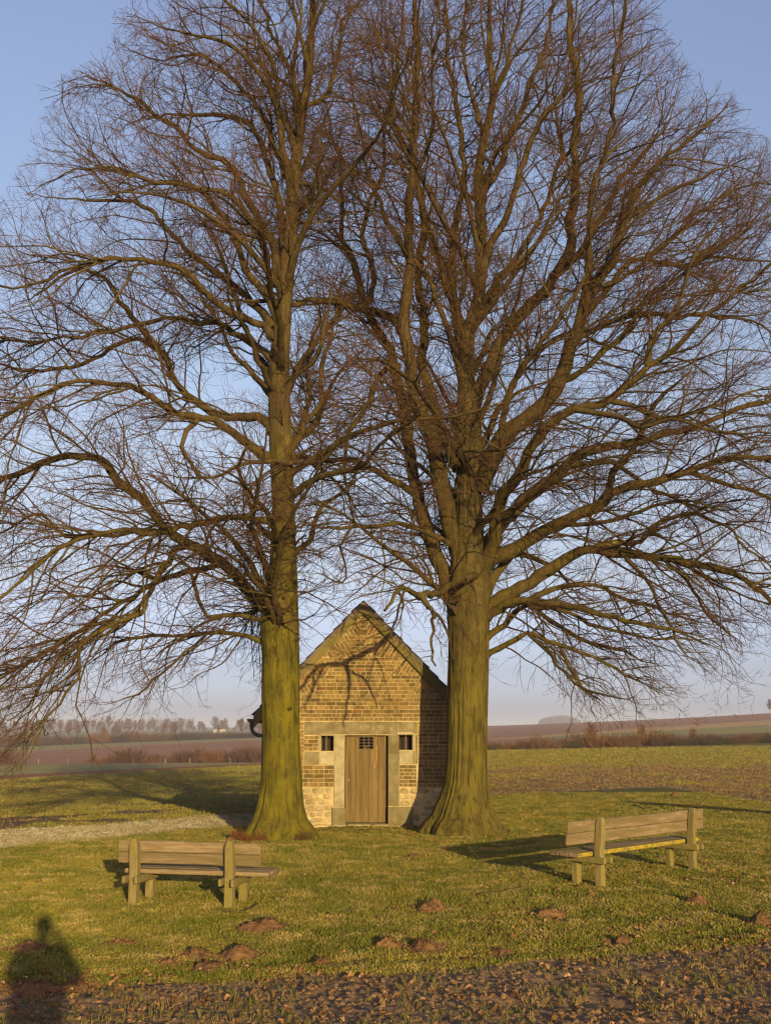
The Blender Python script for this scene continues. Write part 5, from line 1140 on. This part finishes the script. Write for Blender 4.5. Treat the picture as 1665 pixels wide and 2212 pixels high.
# ------------------------------------------------------------------ grass, crop sprouts, leaves, clods: scattered with geometry nodes
def scatter(name, pts, rot, scl, mesh_obj_meshes, pick):
    """pts [N,3]; instances of several small meshes, realised by geometry nodes; one object of kind stuff"""
    for gi, tm in enumerate(mesh_obj_meshes):
        sel = pick == gi
        if not sel.any(): continue
        me_ = bpy.data.meshes.new(name); P_ = pts[sel].astype(np.float32); me_.vertices.add(len(P_)); me_.vertices.foreach_set('co', P_.ravel())
        a = me_.attributes.new('rot', 'FLOAT_VECTOR', 'POINT'); a.data.foreach_set('vector', rot[sel].astype(np.float32).ravel())
        a = me_.attributes.new('scl', 'FLOAT_VECTOR', 'POINT'); a.data.foreach_set('vector', scl[sel].astype(np.float32).ravel())
        # the little plant itself rides along as the second part of the object's own node group
        ng = bpy.data.node_groups.new(name + '_nodes', 'GeometryNodeTree'); ng.interface.new_socket('Geometry', in_out='INPUT', socket_type='NodeSocketGeometry'); ng.interface.new_socket('Geometry', in_out='OUTPUT', socket_type='NodeSocketGeometry')
        gi_ = ng.nodes.new('NodeGroupInput'); go_ = ng.nodes.new('NodeGroupOutput'); ip = ng.nodes.new('GeometryNodeInstanceOnPoints'); oi = ng.nodes.new('GeometryNodeObjectInfo')
        src = bpy.data.objects.new(name + '_source', tm); oi.inputs['Object'].default_value = src
        r_ = ng.nodes.new('GeometryNodeInputNamedAttribute'); r_.data_type = 'FLOAT_VECTOR'; r_.inputs[0].default_value = 'rot'
        s2 = ng.nodes.new('GeometryNodeInputNamedAttribute'); s2.data_type = 'FLOAT_VECTOR'; s2.inputs[0].default_value = 'scl'
        L = ng.links; L.new(gi_.outputs[0], ip.inputs['Points']); L.new(oi.outputs['Geometry'], ip.inputs['Instance']); L.new(r_.outputs[0], ip.inputs['Rotation']); L.new(s2.outputs[0], ip.inputs['Scale']); L.new(ip.outputs[0], go_.inputs[0])
        o = obj(name, me_, kind='stuff'); md = o.modifiers.new('scatter', 'NODES'); md.node_group = ng
def tuft(seed, n, R, h, w, lean, m):
    r_ = np.random.default_rng(seed); V_, F_ = [], []
    for i in range(n):
        a = r_.uniform(0, 6.28); rr0 = R * math.sqrt(r_.random()); b0 = np.array([rr0 * math.cos(a), rr0 * math.sin(a), -0.008]); az = r_.uniform(0, 6.28); L = h * r_.uniform(.5, 1.1); ld = np.array([math.cos(az), math.sin(az), 0]) * lean * r_.uniform(.2, 1.2)
        sd_ = np.array([-math.sin(az + r_.normal()), math.cos(az), 0]) * w / 2; k = len(V_)
        p1 = b0 + (np.array([0, 0, .6]) + ld * .35) * L; p2 = b0 + (np.array([0, 0, .95 - .3 * lean]) + ld) * L
        V_ += [b0 - sd_, b0 + sd_, p1 + sd_ * .8, p1 - sd_ * .8, p2]; F_.append((k, k + 1, k + 2, k + 3)); F_.append((k + 3, k + 2, k + 4))
    me_ = bpy.data.meshes.new('tuft'); me_.from_pydata([tuple(v) for v in V_], [], F_); me_.materials.append(m); return me_
def pts_uv(n, y0, y1, u0, u1, p=1.6):
    # density falls with distance
    t = rng.random(n); y = (y0 ** (2 - p) + t * (y1 ** (2 - p) - y0 ** (2 - p))) ** (1 / (2 - p)); u = rng.uniform(u0, u1, n); return u * y, y
# lawn
x, y = pts_uv(230000, 7.6, 33, -.42, .42, 1.5); df, db, u = zones(x, y); n3 = fbm(x, y, .5, 2, 7); n1 = fbm(x, y, 3.0, 3, 3)
keep = (df + .35 * (n3 - .5) > 0.03) & (db + 1.2 * (n1 - .5) > -.4) & ~((y > YC - .15) & (np.abs(x - ax0) < HALF + .1)) & (rng.random(len(x)) < (0.55 + .9 * fbm(x, y, .7, 3, 31)).clip(0, 1))
keep &= ~((np.hypot((x + 0.35) / 1.6, (y - 21.6) / 0.8) < .9) & (rng.random(len(x)) < .75))
for mx_, my_, mr_ in MOLES: keep &= np.hypot(x - mx_, y - my_) > mr_ * .93
x, y, u, db = x[keep], y[keep], u[keep], db[keep]; z = height(x, y); N = len(x)
hgt = (0.55 + 0.9 * fbm(x, y, 1.3, 3, 33)); sc = np.stack([np.ones(N), np.ones(N), hgt], 1) * (0.8 + 0.5 * rng.random(N))[:, None] * (1 + (y / 30))[:, None] * np.array([1, 1, 0.56])
rot = np.stack([rng.normal(size=N) * .12, rng.normal(size=N) * .12, rng.uniform(0, 6.28, N)], 1)
scatter('lawn_grass', np.stack([x, y, z], 1), rot, sc, [tuft(1, 16, .05, .036, .0065, .75, M['grass']), tuft(2, 14, .055, .032, .007, 1.0, M['grass']), tuft(3, 16, .05, .042, .006, .6, M['grass'])], rng.integers(0, 3, N))
# sprouting crop in the plough strip
x, y = pts_uv(9500, 6.8, 12, -.42, .42, 1.4); df, db, u = zones(x, y); keep = (df < .15) & (fbm(x, y, .35, 2, 41) > .50); x, y = x[keep], y[keep]; N = len(x); z = height(x, y)
scatter('crop_sprouts', np.stack([x, y, z], 1), np.stack([rng.normal(size=N) * .2, rng.normal(size=N) * .2, rng.uniform(0, 6.28, N)], 1), np.ones((N, 3)) * rng.uniform(.45, 1.0, N)[:, None], [tuft(5, 5, .02, .085, .0065, .5, M['crop']), tuft(6, 3, .02, .10, .006, .4, M['crop']), tuft(7, 6, .03, .055, .006, .8, M['crop'])], rng.integers(0, 3, N))
# thin crop on the fields behind
x, y = pts_uv(150000, 21, 120, -.42, .42, 1.25); df, db, u = zones(x, y); yc_ = np.where(u < 0, 105 + 15 * np.clip((u + .36) / .24, 0, 1), 90 + 20 * np.clip((u - .1) / .26, 0, 1))
keep = (db < 0) & (y < yc_) & (fbm(x, y, 2.2, 3, 43) + .35 * (y / yc_) > .50 + .30 * (u > 0) * (1 - sstep(45, 68, y))) & ~((y > YC - .2) & (y < YC + 5) & (np.abs(x - ax0) < HALF + .2)) & ~((db > -3.0) & (u < -.06)); x, y = x[keep], y[keep]; N = len(x); z = height(x, y)
scatter('field_crop', np.stack([x, y, z], 1), np.stack([rng.normal(size=N) * .15, rng.normal(size=N) * .15, rng.uniform(0, 6.28, N)], 1), np.ones((N, 3)) * (rng.uniform(.7, 1.3, N) * (0.8 + y / 45))[:, None], [tuft(8, 12, .12, .045, .011, .8, M['crop']), tuft(9, 12, .10, .05, .010, .7, M['grass'])], rng.integers(0, 2, N))
# straw-coloured stubble on the brown field behind the lawn
x, y = pts_uv(90000, 22, 80, -.42, .42, 1.1); df, db, u = zones(x, y)
keep = (db < -.3) & ~((y > YC - .2) & (y < YC + 5) & (np.abs(x - ax0) < HALF + .2)) & (rng.random(len(x)) < np.where(u > .03, .8 * (1 - sstep(55, 80, y)), .22 * (db < -3.4) * (y < 55) * (fbm(x, y, 4, 2, 61) > .5)) * (.4 + fbm(x, y, 1.6, 3, 62))); x, y = x[keep], y[keep]; N = len(x); z = height(x, y)
scatter('field_stubble', np.stack([x, y, z], 1), np.stack([rng.normal(size=N) * .3, rng.normal(size=N) * .3, rng.uniform(0, 6.28, N)], 1), np.ones((N, 3)) * (rng.uniform(.6, 1.4, N) * (.8 + y / 60))[:, None], [tuft(21, 10, .09, .04, .011, 1.0, M['straw']), tuft(22, 8, .09, .03, .014, 1.2, M['straw'])], rng.integers(0, 2, N))
# frosted grass left in the shade strip behind the lawn
x, y = pts_uv(60000, 17, 32, -.45, -.06, 1.2); df, db, u = zones(x, y); n1 = fbm(x, y, 3.0, 3, 3)
keep = (db < .05) & (-db + 1.5 * (n1 - .5) < 3.1) & (rng.random(len(x)) < .85) & ~((y > YC - .2) & (y < YC + 5) & (np.abs(x - ax0) < HALF + .2)); x, y = x[keep], y[keep]; N = len(x); z = height(x, y)
scatter('frosted_grass', np.stack([x, y, z], 1), np.stack([rng.normal(size=N) * .2, rng.normal(size=N) * .2, rng.uniform(0, 6.28, N)], 1), np.ones((N, 3)) * rng.uniform(.7, 1.5, N)[:, None], [tuft(11, 14, .07, .035, .008, 1.0, M['frost']), tuft(12, 12, .07, .045, .008, .8, M['frost2'])], (rng.random(N) < .3).astype(int))
# dead leaves
def leaf_mesh(seed):
    r_ = np.random.default_rng(seed); n = 7; V_ = []
    for i in range(n):
        t = i / (n - 1); w = .022 * math.sin(math.pi * (t * .92 + .04)) ** .7; c = r_.uniform(.2, .8)
        zc = .018 * math.sin(t * 3 + c) + r_.uniform(0, .006); V_ += [(-w, t * .06 - .03, zc + .012 * r_.random() + w * .5), (0, t * .06 - .03, zc), (w, t * .06 - .03, zc + .014 * r_.random() + w * .4)]
    F_ = [(3 * i + j, 3 * i + j + 1, 3 * i + j + 4, 3 * i + j + 3) for i in range(n - 1) for j in range(2)]; me_ = bpy.data.meshes.new('leaf'); me_.from_pydata(V_, [], F_); me_.materials.append(M['leaf']); return me_
x, y = pts_uv(52000, 6.9, 27, -.42, .42, 1.5); df, db, u = zones(x, y); px_, py_ = proj(x, y, 0 * x)
dens = np.where(df < .1, .16, .012) + .34 * np.exp(-((px_ - 1480) / 190) ** 2 - ((py_ - 1900) / 45) ** 2) + .22 * np.exp(-((px_ - 1350) / 320) ** 2 - ((py_ - 2000) / 40) ** 2) + .10 * np.exp(-((px_ - 380) / 140) ** 2 - ((py_ - 1900) / 45) ** 2) + .25 * np.exp(-((px_ - 820) / 200) ** 2 - ((py_ - 1800) / 14) ** 2) + .25 * np.exp(-((df - .1) / .25) ** 2) + .30 * np.exp(-((np.hypot(x - ax1[0], y - ax1[1]) - .9) / .35) ** 2) + .35 * np.exp(-((np.hypot(x - ax2[0], y - ax2[1]) - 1.0) / .4) ** 2)
keep = (rng.random(len(x)) < dens * (fbm(x, y, .6, 2, 51) > .45)) & (db > -1.5) & ~((y > YC - .1) & (np.abs(x - ax0) < HALF + .1)); x, y = x[keep], y[keep]; N = len(x); z = height(x, y) + .012
scatter('fallen_leaves', np.stack([x, y, z], 1), np.stack([rng.normal(size=N) * .45, rng.normal(size=N) * .45, rng.uniform(0, 6.28, N)], 1), np.ones((N, 3)) * (.3 + .75 * rng.random(N) ** 1.8)[:, None], [leaf_mesh(1), leaf_mesh(2), leaf_mesh(3)], rng.integers(0, 3, N))
# crumbs of earth spilt round the molehills
PX, PY = [], []
for mx_, my_, mr_ in MOLES:
    t_ = rng.uniform(0, 6.283, 150); q_ = mr_ * (0.55 + .38 * np.abs(rng.normal(size=150))); PX.append(mx_ + q_ * np.cos(t_)); PY.append(my_ + q_ * np.sin(t_))
x, y = np.concatenate(PX), np.concatenate(PY); N = len(x); z = height(x, y) + .012
def clod_mesh(seed, mt=None):
    import bmesh
    bm = bmesh.new(); bmesh.ops.create_icosphere(bm, subdivisions=1, radius=1); r_ = random.Random(seed)
    for v in bm.verts: v.co *= r_.uniform(.7, 1.2); v.co.z *= .6
    me_ = bpy.data.meshes.new('clod'); bm.to_mesh(me_); bm.free(); me_.materials.append(mt or M['clod']); return me_
scatter('earth_crumbs', np.stack([x, y, z], 1), np.stack([rng.normal(size=N) * .4, rng.normal(size=N) * .4, rng.uniform(0, 6.28, N)], 1), np.ones((N, 3)) * (.006 + .020 * rng.random(N) ** 2)[:, None], [clod_mesh(7, M['mole']), clod_mesh(8, M['mole'])], rng.integers(0, 2, N))
x, y = pts_uv(60000, 6.9, 60, -.42, .42, 1.5); df, db, u = zones(x, y); keep = ((df < .12) | ((db < -.6) & (u > .06) & (rng.random(len(x)) < .5)) | ((db < -3.2) & (u < -.06) & (rng.random(len(x)) < .3))) & ~((y > YC - .2) & (y < YC + 5) & (np.abs(x - ax0) < HALF + .2)); x, y = x[keep], y[keep]; N = len(x); z = height(x, y)
s1 = (.007 + .024 * rng.random(N) ** 3) * (1 + y / 60); scatter('soil_clods', np.stack([x, y, z], 1), np.stack([rng.normal(size=N) * .4, rng.normal(size=N) * .4, rng.uniform(0, 6.28, N)], 1), np.ones((N, 3)) * s1[:, None], [clod_mesh(1), clod_mesh(2), clod_mesh(3)], rng.integers(0, 3, N))
